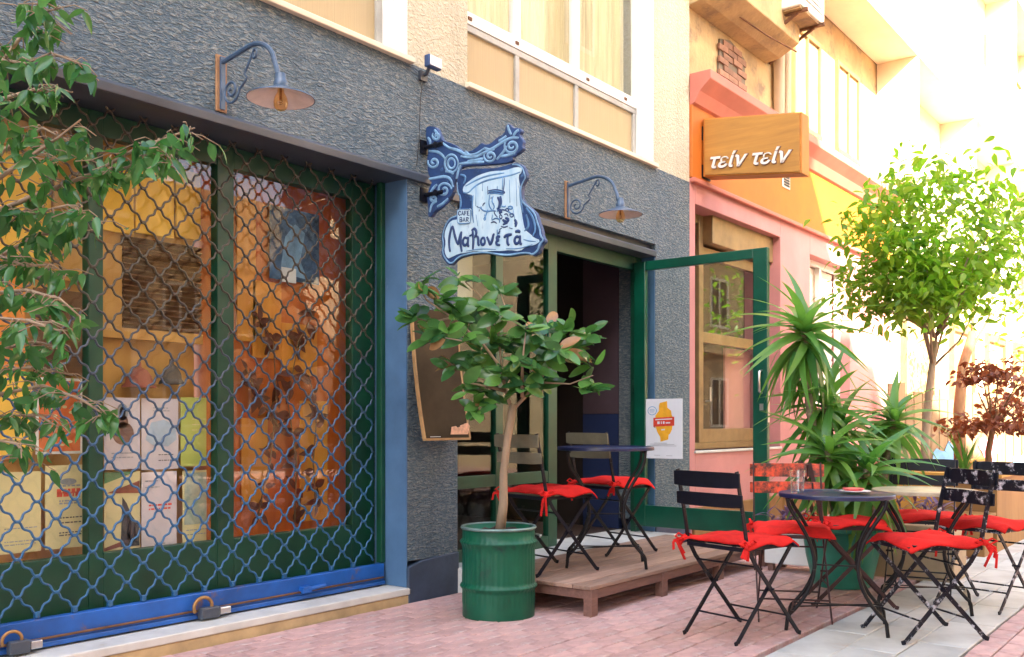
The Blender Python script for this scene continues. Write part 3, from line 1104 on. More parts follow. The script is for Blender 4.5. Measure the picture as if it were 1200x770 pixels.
# ------------------------------------------------------------------ hanging cafe sign
SX = 4.17


def z7(a, b):
    return on_x(500 + a * .1948, 160 + b * .1948, SX)


def z5(a, b):
    return on_x(470 + a * .3246, 80 + b * .3246, SX)


sg = thing('hanging_sign', 'blue painted hanging sign with carved scroll bracket and dark hand lettering', 'sign', (SX, 0, 2.3))


def smooth_poly(P, it_=1):
    for _ in range(it_):
        Q = []
        for i in range(len(P)):
            a, b = P[i], P[(i + 1) % len(P)]
            Q += [a.lerp(b, .25), a.lerp(b, .75)]
        P = Q
    return P


arm = [(88, 212), (105, 208), (128, 213), (140, 240), (150, 262), (175, 268), (200, 280), (222, 300), (250, 300), (272, 285), (290, 267), (300, 276), (322, 272), (345, 250), (372, 236),
       (378, 205), (390, 198), (402, 216), (425, 214), (437, 226), (424, 240), (442, 262), (436, 280), (442, 290), (424, 306), (402, 318), (404, 332), (385, 342), (300, 350), (235, 352), (205, 362),
       (200, 385), (192, 420), (186, 452), (160, 486), (140, 505), (118, 518), (108, 538), (96, 536), (98, 500), (92, 470), (98, 440), (112, 408), (96, 380), (92, 330), (98, 300), (90, 260)]
q = MB()
q.prism(smooth_poly([z5(*p) for p in arm]), (.03, 0, 0))
armo = q.build('scroll_bracket', M['signnavy'], sg, bevel=.004)
board = [(195, 205), (260, 192), (330, 192), (420, 188), (480, 172), (520, 158), (560, 160), (585, 182), (592, 205), (604, 238), (590, 262), (572, 300), (572, 372), (592, 402), (630, 432), (660, 462), (672, 510), (692, 560), (695, 600),
         (716, 628), (690, 652), (680, 692), (645, 722), (620, 708), (560, 712), (500, 722), (450, 720), (400, 712), (350, 705), (300, 706), (240, 716), (196, 730), (170, 748), (150, 772), (128, 772), (108, 752), (84, 706), (92, 655), (84, 604),
         (100, 540), (132, 492), (180, 476), (196, 440), (196, 360), (180, 330), (176, 270)]
q = MB()
q.prism(smooth_poly([z7(*p) for p in board]), (.03, 0, 0))
bo = q.build('sign_board', M['signnavy'], sg, bevel=.004)
panel = [(218, 330), (226, 295), (290, 245), (345, 222), (400, 208), (470, 206), (548, 182), (574, 190), (572, 216), (552, 236), (562, 300), (560, 378), (572, 450), (582, 520), (592, 562), (628, 590), (640, 606), (688, 626), (650, 655), (600, 662), (560, 692),
         (500, 682), (450, 690), (400, 688), (340, 694), (290, 688), (235, 700), (190, 706), (150, 728), (128, 735), (108, 690), (118, 640), (108, 590), (124, 540), (150, 506), (192, 498), (196, 524), (270, 520), (280, 420), (284, 352), (238, 346)]
q = MB()
q.prism(smooth_poly([z7(*p) + Vector((-.004, 0, 0)) for p in panel]), (.006, 0, 0))
q.build('painted_panel', M['signpale'], sg)
NX = Vector((1, 0, 0))


def strokes(name, lst, f, r, m, off, parent, sm=2):
    q = MB()
    for s in lst:
        pts = [f(*p) + Vector((off, 0, 0)) for p in s]
        for _ in range(sm):
            if len(pts) > 2:
                Q = [pts[0]]
                for a, b in zip(pts[:-1], pts[1:]):
                    Q += [a.lerp(b, .25), a.lerp(b, .75)]
                pts = Q + [pts[-1]]
        n = len(pts)
        rs = [r * (.75 + .45 * sin(pi * i / max(1, n - 1))) for i in range(n)]
        q.tube(pts, rs, 6, flat=(NX, .35))
    return q.build(name, m, parent, smooth=True, fix=False)


def spiral(cx, cy, r0, r1, a0, turns, n=26):
    return [(cx + (r0 + (r1 - r0) * i / n) * cos(a0 + turns * 2 * pi * i / n), cy + (r0 + (r1 - r0) * i / n) * sin(a0 + turns * 2 * pi * i / n)) for i in range(n + 1)]


# carved scrollwork
sc1 = [spiral(400, 282, 4, 30, 0, 1.7), spiral(322, 318, 3, 24, 0, 1.6), spiral(118, 340, 3, 22, 1, 1.4), spiral(128, 245, 3, 16, 2, 1.3), spiral(155, 440, 3, 28, 3, 1.5), spiral(118, 470, 3, 14, 3, 1.3),
       [(182 + 24 * cos(a), 344 + 32 * sin(a)) for a in [2 * pi * k / 20 for k in range(21)]],
       [(182 + 13 * cos(a), 344 + 18 * sin(a)) for a in [2 * pi * k / 20 for k in range(21)]],
       [(215, 318), (260, 325), (300, 305), (340, 285), (372, 262), (400, 250), (425, 252)], [(210, 345), (260, 340), (300, 338)], [(345, 330), (372, 300), (380, 280)],
       [(150, 270), (175, 290), (205, 295), (235, 315), (270, 312), (300, 290)], [(100, 300), (130, 300), (150, 315), (160, 330)], [(100, 400), (130, 395), (160, 390), (180, 400), (188, 430)],
       [(384, 205), (390, 225), (398, 240)], [(104, 520), (110, 490), (130, 480)], [(425, 222), (412, 232), (405, 246)]]
sc1 += [[(232, 300), (250, 318), (275, 320), (292, 308)], [(300, 288), (318, 296), (338, 292)], [(352, 262), (368, 256), (380, 244)], [(120, 222), (132, 236), (134, 256)], [(96, 250), (106, 262), (104, 282)],
        [(215, 350), (206, 372), (200, 400)], [(190, 382), (178, 372), (160, 372)], [(130, 420), (116, 432), (104, 452)], [(170, 470), (150, 490), (130, 500)], [(360, 318), (390, 314), (412, 306)], [(240, 336), (270, 332), (296, 326)]]
strokes('carved_scroll', sc1, z5, .0078, M['signlight'], 0, sg)
sc2 = [[(x + 4, y + 6) for x, y in s] for s in sc1[:6] + sc1[8:]]
strokes('carved_groove', sc2, z5, .0065, M['signink'], .002, sg)
strokes('roof_line', [[(222, 335), (250, 345), (290, 300), (350, 268), (430, 250), (520, 232), (566, 214)], [(235, 300), (300, 262), (370, 236), (470, 220)], [(282, 352), (276, 430), (284, 520)], [(565, 300), (566, 380), (580, 460)],
                      [(600, 430), (640, 480), (660, 560), (640, 600)], [(590, 570), (620, 540), (600, 470)], [(205, 230), (240, 240), (225, 285)], [(200, 350), (210, 400), (204, 430)]], z7, .006, M['signblue'], -.003, sg)
edge = [(p[0], p[1]) for p in board]
strokes('edge_line', [[((x - 390) * .965 + 390, (y - 470) * .965 + 470) for x, y in edge[5:]]], z7, .005, M['signlight'], -.001, sg, 1)
# puppet figure under the arch
strokes('figure_drawing', [[(378, 335), (400, 326), (440, 330), (468, 340)], [(382, 345), (420, 340), (466, 352)], [(384, 350), (376, 400), (386, 432), (402, 446)], [(404, 360), (396, 385), (402, 405), (412, 420), (404, 440)],
                           [(395, 375), (403, 376)], [(393, 392), (402, 394)], [(450, 358), (456, 400), (446, 430)], [(320, 425), (345, 448), (372, 452), (400, 446), (420, 450)], [(352, 470), (360, 495), (350, 506)],
                           [(330, 420), (336, 440)], [(372, 440), (362, 470), (345, 500)], [(395, 505), (420, 490), (445, 500), (440, 520)], [(425, 430), (432, 440), (428, 455)],
                           [(400, 470), (395, 500)], [(455, 420), (470, 425), (480, 418)], [(492, 425), (510, 418), (522, 430), (508, 440), (494, 430)], [(490, 450), (505, 460), (520, 470)], [(428, 300), (428, 326)], [(428, 560), (430, 610), (424, 650)], [(460, 240), (458, 320)]],
        z7, .0042, M['signblue'], -.005, sg)
strokes('figure_shadow', [[(430, 365), (444, 390), (440, 425), (428, 440)], [(446, 360), (452, 390), (446, 420)], [(436, 440), (448, 455), (440, 465)], [(440, 440), (452, 448), (452, 462)], [(460, 500), (480, 520), (500, 500), (476, 490)], [(462, 530), (490, 520)], [(532, 500), (545, 520), (536, 545)],
                          [(468, 505), (492, 515)], [(540, 505), (534, 530)]], z7, .0075, M['signink'], -.005, sg)
strokes('figure_detail', [[(372, 328), (420, 318), (472, 332), (474, 344), (420, 334), (374, 342)], [(388, 372), (398, 368)], [(398, 402), (408, 406)], [(408, 446), (414, 470), (430, 486)], [(440, 446), (462, 440), (480, 446)],
                            [(446, 470), (460, 480), (452, 500), (440, 486), (446, 470)], [(476, 440), (490, 432), (500, 444), (488, 454), (476, 440)], [(502, 470), (520, 462), (528, 478), (512, 488), (502, 470)], [(470, 470), (486, 464), (494, 480)],
                            [(390, 520), (410, 512), (426, 524)], [(450, 540), (470, 548), (492, 540)], [(440, 560), (456, 552)], [(500, 550), (520, 556)], [(322, 440), (318, 452)], [(340, 420), (346, 404), (356, 400)], [(316, 428), (304, 420)], [(372, 350), (370, 300)], [(460, 342), (470, 300), (470, 250)]],
        z7, .0034, M['signink'], -.0055, sg)
strokes('panel_grain', [[(300, 300), (298, 420)], [(340, 270), (338, 330)], [(500, 260), (504, 400)], [(540, 250), (546, 420)], [(520, 420), (540, 540)], [(300, 470), (310, 540)], [(150, 520), (138, 600)], [(240, 690), (330, 676), (420, 680)], [(480, 676), (560, 676), (640, 650)], [(585, 620), (620, 630), (660, 632)]],
        z7, .003, M['signblue'], -.0042, sg)
# the lettering
LET = [[(146, 694), (138, 650), (142, 590), (158, 540), (164, 548)], [(164, 548), (176, 610), (194, 652)], [(194, 652), (204, 600), (214, 572)], [(214, 572), (206, 640), (216, 694)],
       [(250, 615), (232, 606), (220, 630), (226, 655), (242, 655), (252, 632)], [(254, 604), (250, 650), (258, 664)],
       [(282, 680), (286, 620), (280, 560)], [(274, 566), (292, 552), (304, 572), (300, 598), (286, 610)], [(262, 600), (278, 590)],
       [(306, 600), (314, 610), (314, 650), (322, 656)],
       [(346, 606), (330, 620), (332, 648), (346, 654), (356, 634), (348, 606)],
       [(366, 604), (378, 630), (386, 656), (400, 620), (404, 592), (412, 588)],
       [(446, 604), (430, 600), (424, 614), (438, 624), (422, 632), (424, 652), (446, 654)], [(436, 588), (444, 566)],
       [(468, 610), (480, 596), (516, 590)], [(492, 596), (488, 640), (500, 656)],
       [(562, 608), (544, 600), (530, 622), (538, 646), (554, 644), (564, 620)], [(566, 596), (564, 640), (576, 652)], [(536, 574), (556, 568), (566, 578)]]
strokes('lettering', LET, z7, .0078, M['signink'], -.006, sg)
strokes('lettering_shine', [[(x - 5, y + 2) for x, y in s] for s in LET[:12]], z7, .004, M['signlight'], -.0035, sg)
# small CAFE BAR plaque
q = MB()
q.prism([z7(*p) + Vector((-.008, 0, 0)) for p in [(188, 444), (200, 436), (264, 434), (272, 442), (270, 515), (264, 524), (200, 528), (188, 518)]], (.012, 0, 0))
q.build('plaque', M['signpale'], sg, bevel=.003)
CB = [  # C A F E / B A R as strokes
    [(212, 456), (204, 450), (198, 458), (198, 470), (204, 476), (212, 470)], [(216, 476), (222, 450), (229, 476)], [(218, 467), (227, 467)],
    [(235, 476), (235, 450), (246, 450)], [(235, 462), (243, 462)], [(262, 450), (251, 450), (251, 475), (263, 475)], [(251, 462), (260, 462)],
    [(206, 488), (206, 514), (217, 513), (220, 506), (208, 501), (218, 498), (217, 489), (206, 488)], [(224, 514), (231, 488), (239, 514)], [(226, 505), (237, 505)],
    [(245, 514), (245, 488), (255, 489), (257, 497), (246, 501), (258, 514)]]
strokes('plaque_lettering', CB, z7, .0036, M['signink'], -.009, sg, 0)
strokes('plaque_border', [[(190, 446), (190, 516), (200, 526), (264, 522), (269, 512), (270, 444), (262, 437), (200, 439), (190, 446)]], z7, .003, M['signblue'], -.009, sg, 0)
# fixings into the wall
for (py) in (172, 228):
    c = on_x(503, py, SX)
    q = MB()
    q.tube([(SX - .004, .0, c.z), (SX - .004, -.15, c.z)], .013, 8)
    q.box(SX - .04, SX + .04, -.012, 0, c.z - .04, c.z + .04)
    q.tube([(SX - .016, -.10, c.z), (SX + .04, -.10, c.z)], .018, 8)
    q.build('wall_fixing', M['black'], sg)

# ------------------------------------------------------------------ chalkboard
ck = thing('chalkboard', 'leaning brown black chalkboard with small peach chalk marks beside the door', 'chalkboard', (4.25, -.05, .95))
n = 12
zt, zb = 1.72, .955


def ckp(u, v):   # u 0..1 across, v 0 (bottom) .. 1 (top)
    return Vector((4.045 + .39 * u, -.015 - .10 * (1 - v) ** 1.7 - .0, zb + (zt - zb) * v))


q = MB()
vs, fs = [], []
for i in range(n + 1):
    v = i / n
    for u in (0, 1):
        p = ckp(u, v)
        vs += [p, p + Vector((0, -.012, 0))]
for i in range(n):
    a = 4 * i
    fs += [(a + 1, a + 3, a + 7, a + 5), (a, a + 4, a + 6, a + 2), (a, a + 1, a + 5, a + 4), (a + 2, a + 6, a + 7, a + 3)]
fs += [(0, 2, 3, 1), (4 * n, 4 * n + 1, 4 * n + 3, 4 * n + 2)]
q.add(vs, fs)
q.build('board', M['chalkboard'], ck)
q = MB()
for u in (-.01, 1.01):
    for i in range(n):
        q.bar(ckp(u, i / n) + Vector((0, -.006, 0)), ckp(u, (i + 1) / n) + Vector((0, -.006, 0)), .012, .02, (0, 1, 0))
q.bar(ckp(-.02, 0) + Vector((0, -.006, -.004)), ckp(1.02, 0) + Vector((0, -.006, -.004)), .018, .014)
q.build('edge_strip', M['chalkwood'], ck)
q = MB()
for k, (u, wd, hh) in enumerate(((.63, .075, .05), (.73, .055, .045), (.82, .06, .06), (.91, .065, .07))):
    base = ckp(u, .03) + Vector((0, -.0145, 0))
    lean = .012
    pts = [base + Vector((-wd * .35, 0, .0)), base + Vector((wd * .35, 0, 0)), base + Vector((wd * .5 + lean, .004, hh * .7)), base + Vector((wd * .2 + lean, .006, hh)), base + Vector((-wd * .3 + lean, .006, hh * .9))]
    q.prism(pts, (0, -.002, 0))
q.build('chalk_mark', M['chalk'], ck)
q = MB()
p = ckp(.1, .012) + Vector((0, -.0145, 0))
q.box(p.x, p.x + .09, p.y - .001, p.y, p.z, p.z + .004)
q.build('chalk_line', M['whiteblue'], ck)

# ------------------------------------------------------------------ poster on the door
xq = DX + .0165
c0, c1 = on_x(753, 536, xq), on_x(800, 461, xq)
o = MB().box(xq - .002, xq, c1.y, c0.y, c0.z - .005, c1.z - .04).build('poster', M['paper'])
tag(o, 'white poster with an orange shape and red banner on the open glass door', 'poster')
ORI[o.name] = Vector((0, 0, 0))
py0, py1, pz0, pz1 = c0.y, c1.y, c0.z - .005, c1.z - .04


def dp(a, b):
    return Vector((xq - .0026, py0 + (py1 - py0) * a, pz0 + (pz1 - pz0) * b))


def dprint(m, polys, lay=0):
    q = MB()
    for pl_ in polys:
        q.prism([dp(*p) + Vector((-.0007 * lay, 0, 0)) for p in pl_], (-.0006, 0, 0))
    q.build('print', m, o)


dprint(M['inkorange'], [[(.44, .93), (.62, .96), (.63, .85), (.72, .80), (.74, .72), (.78, .68), (.74, .48), (.70, .42), (.66, .40), (.65, .32), (.46, .28), (.45, .36), (.38, .44), (.33, .55), (.33, .72), (.42, .80), (.42, .88)]])
dprint(M['inkred'], [[(.28, .68), (.80, .70), (.80, .55), (.28, .53)]], 1)
dprint(M['inkbrown'], [[(.28, .53), (.33, .53), (.33, .51)]], 1)
dprint(M['paper'], [[(.33, .64), (.75, .655), (.75, .672), (.33, .657)], [(.38, .575), (.44, .577), (.44, .62), (.38, .618)], [(.47, .578), (.49, .578), (.49, .62), (.47, .62)], [(.52, .58), (.56, .58), (.56, .622), (.52, .62)], [(.59, .585), (.70, .588), (.70, .61), (.59, .607)],
                     [(.48, .47), (.57, .475), (.57, .495), (.48, .49)]], 2)
dprint(M['inkblue'], [[(.25 + r_ * .115 * cos(2 * pi * k / 24), .80 + r_ * .075 * sin(2 * pi * k / 24)) for k in range(24)] for r_ in (1,)], 0)
dprint(M['paper'], [[(.25 + r_ * .115 * cos(2 * pi * k / 24), .80 + r_ * .075 * sin(2 * pi * k / 24)) for k in range(24)] for r_ in (.86,)], 1)
dprint(M['inkblue'], [[(.19, .815), (.31, .815), (.31, .822), (.19, .822)], [(.18, .795), (.32, .795), (.32, .802), (.18, .802)], [(.20, .775), (.30, .775), (.30, .782), (.20, .782)]], 2)
dprint(M['inkgrey'], [[(a, b), (c, b), (c, b + .006), (a, b + .006)] for a, b, c in ((.3, .255, .62), (.2, .235, .8), (.12, .21, .85), (.1, .05, .15), (.3, .05, .45), (.6, .045, .75))])

# ------------------------------------------------------------------ timber platform
pf = thing('wooden_platform', 'low weathered reddish timber platform in front of the cafe door', 'platform', (5.4, -.6, 0))
PX0, PX1, PY0, PY1, PZ = 4.33, 6.72, -1.08, -.215, .165
nb = 7
bw = (PY1 - PY0) / nb
for i in range(nb):
    q = MB()
    y = PY0 + i * bw
    q.box(PX0 + U(-.006, .006), PX1 + U(-.006, .006), y + .003, y + bw - .003, PZ - .022, PZ + U(-.003, 0))
    q.build('plank', M['deck'], pf, bevel=.003)
q = MB()
q.box(PX0 + .012, PX1 - .012, PY0 + .008, PY0 + .04, PZ - .075, PZ - .023)
q.box(PX0 + .012, PX0 + .045, PY0 + .041, PY1, PZ - .075, PZ - .023)
q.box(PX1 - .045, PX1 - .012, PY0 + .041, PY1, PZ - .075, PZ - .023)
q.box(PX0 + .06, PX1 - .06, PY1 - .04, PY1 - .008, PZ - .075, PZ - .0235)
q.build('frame', M['deckframe'], pf, bevel=.003)
for x in (PX0 + .005, 5.12, 5.9, PX1 - .07):
    for y in (PY0 + .002, PY1 - .06):
        q = MB()
        q.box(x, x + .06, y, y + .055, -.012, PZ - .024)
        q.build('leg', M['deckframe'], pf, bevel=.003)


# ------------------------------------------------------------------ bistro chairs
def chair(loc, fwd, label, iron, slat, base=0.0, lean=0.0):
    t = thing('folding_chair', label, 'chair', (0, 0, 0), 'folding bistro chairs')
    ORI[t.name] = Vector((0, 0, 0))
    a, b = .185, .162
    for s in (-1, 1):
        q = MB()
        pts = [(s * a, -.25, .82), (s * a, -.205, .62), (s * a, -.175, .465), (s * a, -.12, .38), (s * a, .215, .012), (s * a, .235, .006)]
        for p0, p1 in zip(pts[:-1], pts[1:]):
            q.bar(p0, p1, .008, .022, (0, 1, .3))
        q.build('upright_leg', iron, t, bevel=.002)
        q = MB()
        q.bar((s * b, .19, .445), (s * b, -.215, .012), .008, .022, (0, 1, .3))
        q.bar((s * b, -.215, .012), (s * b, -.235, .006), .008, .022, (0, 0, 1))
        q.tube([(s * (b - .01), 0.01, .245), (s * (a + .012), .01, .245)], .007, 6)
        q.build('rear_leg', iron, t, bevel=.002)
    for (w_, y_, z_) in ((a, .13, .105), (b, -.13, .105), (a, -.10, .36)):
        MB().tube([(-w_, y_, z_), (w_, y_, z_)], .005, 6).build('cross_rod', iron, t)
    q = MB()
    for s in (-1, 1):
        q.box(s * .172 - .005, s * .172 + .005, -.185, .19, .438, .458)
    q.box(-.177, .177, .185, .193, .437, .457)
    q.box(-.177, .177, -.193, -.185, .437, .457)
    q.build('seat_frame', iron, t, bevel=.002)
    for i in range(6):
        q = MB()
        y = -.16 + i * .063
        q.box(-.19, .19, y - .022, y + .022, .458, .468)
        q.build('seat_slat', slat, t, bevel=.003)
    for (z0, z1, yy) in ((.738, .815, -.240), (.645, .712, -.220)):
        q = MB()
        vs = []
        nn = 8
        for i in range(nn + 1):
            u = i / nn * 2 - 1
            x = u * .205
            y = yy - .018 * (1 - u * u) - .006
            rz = .004 * abs(u) ** 6
            vs += [(x, y, z0 + rz), (x, y - .009, z0 + rz), (x, y - .012 - .0, z1 - rz), (x, y - .003 - .0, z1 - rz)]
        fs = []
        for i in range(nn):
            c = 4 * i
            for k in range(4):
                fs.append((c + k, c + (k + 1) % 4, c + 4 + (k + 1) % 4, c + 4 + k))
        fs += [(0, 1, 2, 3), (4 * nn, 4 * nn + 3, 4 * nn + 2, 4 * nn + 1)]
        q.add(vs, fs)
        q.build('back_slat', slat, t, bevel=.002)
    t.location = (loc[0], loc[1], base)
    t.rotation_euler = (0, 0, radians(fwd - 90))
    return t


def cushion(loc, fwd, label, base, seed, thick=.024, ties=True, dz=.0):
    r = random.Random(seed)
    t = thing('seat_cushion', label, 'cushion', (0, 0, 0), 'red seat cushions')
    ORI[t.name] = Vector((0, 0, 0))
    n = 18
    ph = [r.uniform(0, 6.28) for _ in range(6)]
    top, bot = [], []
    R = .215
    for j in range(n + 1):
        for i in range(n + 1):
            u, v = i / n * 2 - 1, j / n * 2 - 1
            k = 1 - .045 * (u * u * v * v) + .02 * sin(3 * v + ph[0]) * abs(u)
            x, y = u * R * k * (1 - .05 * (1 - v * v) * u * u), v * (R - .005) * k * (1 - .05 * (1 - u * u) * v * v)
            e = (1 - abs(u) ** 3.2) * (1 - abs(v) ** 3.2)
            dome = thick * (e ** .5)
            tuft = .012 * sum(math.exp(-((u - a) ** 2 + (v - b) ** 2) / .018) for a in (-.4, .4) for b in (-.4, .4))
            wav = .006 * sin(4 * u + ph[1]) * sin(3.4 * v + ph[2]) + .004 * sin(9 * u * v + ph[3])
            droop = -.022 * max(0, abs(u) - .82) / .18 * (.6 + .5 * sin(5 * v + ph[4])) - .028 * max(0, v - .78) / .22 * (.6 + .5 * sin(4 * u + ph[5]))
            zz = .474 + dz + droop
            top.append((x, y, zz + dome - tuft * e + wav * (.4 + e) + .006))
            bot.append((x, y, zz + wav * .4 * (1 - e) - .004))
    q = MB()
    vs = top + bot
    m_ = (n + 1) ** 2
    for j in range(n):
        for i in range(n):
            a = j * (n + 1) + i
            q.f.append((a, a + 1, a + n + 2, a + n + 1))
            q.m.append(0)
            q.f.append((m_ + a, m_ + a + n + 1, m_ + a + n + 2, m_ + a + 1))
            q.m.append(1)
    ring = [i for i in range(n + 1)] + [(j + 1) * (n + 1) - 1 for j in range(1, n + 1)] + [n * (n + 1) + i for i in range(n - 1, -1, -1)] + [j * (n + 1) for j in range(n - 1, 0, -1)]
    for a, b in zip(ring, ring[1:] + ring[:1]):
        q.f.append((a, m_ + a, m_ + b, b))
        q.m.append(0)
    q.v = [Vector(v) for v in vs]
    q.build('pad', [M['red'], M['redunder']], t, smooth=True)
    if ties:
        for s in (-1, 1):
            q = MB()
            c = Vector((s * .195, -.19, .475))
            for k in range(4):
                e = c + Vector((s * r.uniform(-.02, .05), r.uniform(-.07, .02), r.uniform(-.13, -.05)))
                mid = c.lerp(e, .5) + Vector((s * .02, -.02, .01))
                q.bar(c, mid, .016, .003, (0, 1, .2))
                q.bar(mid, e, .016, .003, (0, 1, .2))
            kn = MB()
            q.lathe([(0, -.016), (.014, -.012), (.019, 0), (.014, .012), (0, .016)], c, 10)
            for sg_ in (-1, 1):
                lp = [c + Vector((0, sg_ * .0, 0)), c + Vector((s * .012, sg_ * .03, .022)), c + Vector((s * .008, sg_ * .058, .008)), c + Vector((0, sg_ * .03, -.008)), c]
                q.tube(lp, .007, 6, flat=(Vector((0, 0, 1)), .6))
            q.build('tie', M['red'], t)
    t.location = (loc[0], loc[1], base)
    t.rotation_euler = (0, 0, radians(fwd - 90))
    return t


CH = [
    ((4.45, -1.88), -15, 0, M['black'], M['black'], 'black folding chair nearest the platform, at the left of the front table', 'red cushion tied on the black chair nearest the platform'),
    ((4.99, -2.61), 137, 0, M['chipped'], M['chipped'], 'black folding chair with white chipped paint, right of the front table', 'red cushion on the chipped chair right of the front table'),
    ((5.06, -1.90), 207, 0, M['redbrown'], M['peelred'], 'folding chair with peeling red back slats behind the front table', 'red cushion on the chair with peeling red slats'),
    ((5.62, -2.03), -62, 0, M['redbrown'], M['redbrown'], 'dark red brown folding chair seen side on before the green pot', 'red cushion on the side-on chair before the green pot'),
    ((6.24, -2.26), 190, 0, M['black'], M['black'], 'black folding chair facing us behind the pale second table', 'red cushion on the black chair behind the second table'),
    ((6.02, -2.68), 165, 0, M['chipped'], M['chipped'], 'rearmost scuffed folding chair by the wooden planter at the right', 'red cushion on the rearmost chair by the wooden planter'),
    ((4.66, -.56), -14, PZ, M['black'], M['olive'], 'folding chair with olive slats on the platform, beside the green bin', 'red cushion on the platform chair beside the green bin'),
    ((5.62, -.42), -14, PZ, M['black'], M['olive'], 'folding chair with olive slats on the platform, beside the open door', 'red cushion on the platform chair beside the open door'),
]
for i, (loc, fwd, base, iron, slat, lb, lc) in enumerate(CH):
    chair(loc, fwd, lb, iron, slat, base)
    cushion(loc, fwd, lc, base, 40 + i, .012 + .004 * (i % 3) if i < 6 else .03)


# ------------------------------------------------------------------ tables
def table(loc, rot, base, label, top, zt_=.70, R=.30):
    t = thing('bistro_table', label, 'table', (0, 0, 0), 'round bistro tables')
    ORI[t.name] = Vector((0, 0, 0))
    q = MB()
    q.lathe([(0, zt_ - .004), (R - .012, zt_ - .004), (R - .004, zt_), (R, zt_ - .004), (R, zt_ - .020), (R - .006, zt_ - .022), (R - .008, zt_ - .008), (0, zt_ - .010)], (0, 0, 0), 48)
    q.build('table_top', top, t, smooth='auto')
    for sx in (-1, 1):
        for sy in (-1, 1):
            yy = sy * (.165 if sx > 0 else .145)
            P_ = []
            for (x, z) in ((.235, zt_ - .02), (.225, .62), (.165, .53), (.12, .44), (.10, .35), (.11, .26), (.15, .17), (.205, .10), (.232, .075), (.236, .03), (.24, 0)):
                P_.append(Vector((sx * x, yy, z)))
            Q = [P_[0]]
            for a, b in zip(P_[:-1], P_[1:]):
                Q += [a.lerp(b, .25), a.lerp(b, .75)]
            Q.append(P_[-1])
            q = MB()
            q.tube(Q, .0095, 8, flat=(Vector((0, 1, 0)), .55))
            q.build('leg', M['blackold'], t, smooth=True)
    bars = []
    for sx in (-1, 1):
        bars += [((sx * .21, -.16, .10), (sx * .21, .16, .10), .018), ((sx * .225, -.165, zt_ - .03), (sx * .225, .165, zt_ - .03), .02), ((sx * .105, -.16, .31), (sx * .105, .16, .31), .018)]
    bars += [((-.21, .05, .11), (.21, .05, .11), .018), ((-.21, -.05, .105), (.21, .08, .118), .014), ((-.105, 0, .318), (.105, 0, .318), .018)]
    for a_, b_, w_ in bars:
        MB().bar(a_, b_, w_, .006).build('brace', M['blackold'], t, bevel=.001)
    t.location = (loc[0], loc[1], base)
    t.rotation_euler = (0, 0, radians(rot))
    return t


table((4.88, -2.21), -71, 0, 'navy round bistro table in front, with a water glass on it', M['tabletop'], .69, .285)
table((5.72, -2.42), -76, 0, 'second round table with a pale top behind the front table', M['tabletan'], .67, .28)
table((5.04, -.72), -56, PZ, 'round bistro table on the timber platform between two chairs', M['tabletop'], .735, .30)
# water glass
gl = on_x(937, 577, 4.77)
gc = Vector((4.74, -2.06, .69))
t = thing('water_glass', 'half full clear water tumbler on the front table', 'glass', gc)
q = MB()
q.lathe([(0, .0), (.030, .0), (.032, .004), (.039, .115), (.0365, .115), (.030, .012), (0, .010)], gc, 28)
q.build('tumbler', M['clear'], t, smooth='auto')
q = MB()
q.lathe([(0, .0105), (.0295, .0125), (.0325, .055), (0, .055)], gc, 28)
q.build('water', M['clear'], t, smooth='auto')
dc = Vector((4.90, -2.30, .69))
t = thing('saucer', 'white saucer holding a small red dish on the front table', 'dish', dc)
q = MB()
q.lathe([(0, .002), (.04, .002), (.075, .012), (.078, .014), (.072, .015), (.04, .006), (0, .006)], dc, 28)
q.build('plate', M['saucer'], t, smooth=True)
q = MB()
q.lathe([(0, .006), (.035, .006), (.055, .024), (.052, .026), (.03, .012), (0, .011)], dc + Vector((.0, .01, 0)), 24)
q.build('red_dish', M['saucerred'], t, smooth=True)

# ------------------------------------------------------------------ metal bin planter with the rubber plant
BC = Vector((4.09, -.63, 0))
bn = thing('metal_bin', 'green ribbed metal bin used as a planter by the platform', 'planter', BC)
R0 = .198


def corr(an, z):
    return .008 * sin(an * 42) if .06 < z < .44 else 0


prof = [(R0 * .99, -.01), (R0, .0), (R0, .02), (R0 * 1.0, .05)]
prof += [(R0, .06 + i * .012) for i in range(8)]
prof += [(R0 + .010, .155), (R0 + .014, .162), (R0 + .010, .169), (R0, .176)]
prof += [(R0, .19 + i * .03) for i in range(7)]
prof += [(R0 + .010, .395), (R0 + .014, .402), (R0 + .010, .409), (R0, .416), (R0, .45), (R0, .478)]
q = MB()
q.lathe(prof, BC, 168, wob=corr)
q.lathe([(R0, .478), (R0 - .006, .476), (R0 - .006, .40), (0, .40)], BC, 48)
q.build('bin_body', M['can'], bn, smooth=True)
q = MB()
q.lathe([(R0 - .006, .474), (R0 + .006, .470), (R0 + .011, .477), (R0 + .006, .486), (R0 - .004, .486), (R0 - .007, .480)], BC, 64)
q.build('rim', M['canrim'], bn, smooth=True)
q = MB()
hd = at(625, 625, 5.2)
dv = Vector((hd.x - BC.x, hd.y - BC.y, 0)).normalized() * (R0 + .005)
q.tube([BC + dv + Vector((0, 0, .445)), BC + dv * 1.10 + Vector((.01, -.01, .435)), BC + dv + Vector((.0, -.03, .43))], .006, 6)
q.build('handle_ring', M['steel'], bn, smooth=True)
q = MB()
n = 40
vs = [BC + Vector((0, 0, .452))]
for rr in (.07, .13, .19):
    for k in range(n):
        vs.append(BC + Vector((rr * cos(2 * pi * k / n), rr * sin(2 * pi * k / n), .452 + U(-.012, .012))))
fs = [(0, 1 + k, 1 + (k + 1) % n) for k in range(n)]
for j in range(2):
    for k in range(n):
        fs.append((1 + j * n + k, 1 + (j + 1) * n + k, 1 + (j + 1) * n + (k + 1) % n, 1 + j * n + (k + 1) % n))
q.add(vs, fs)
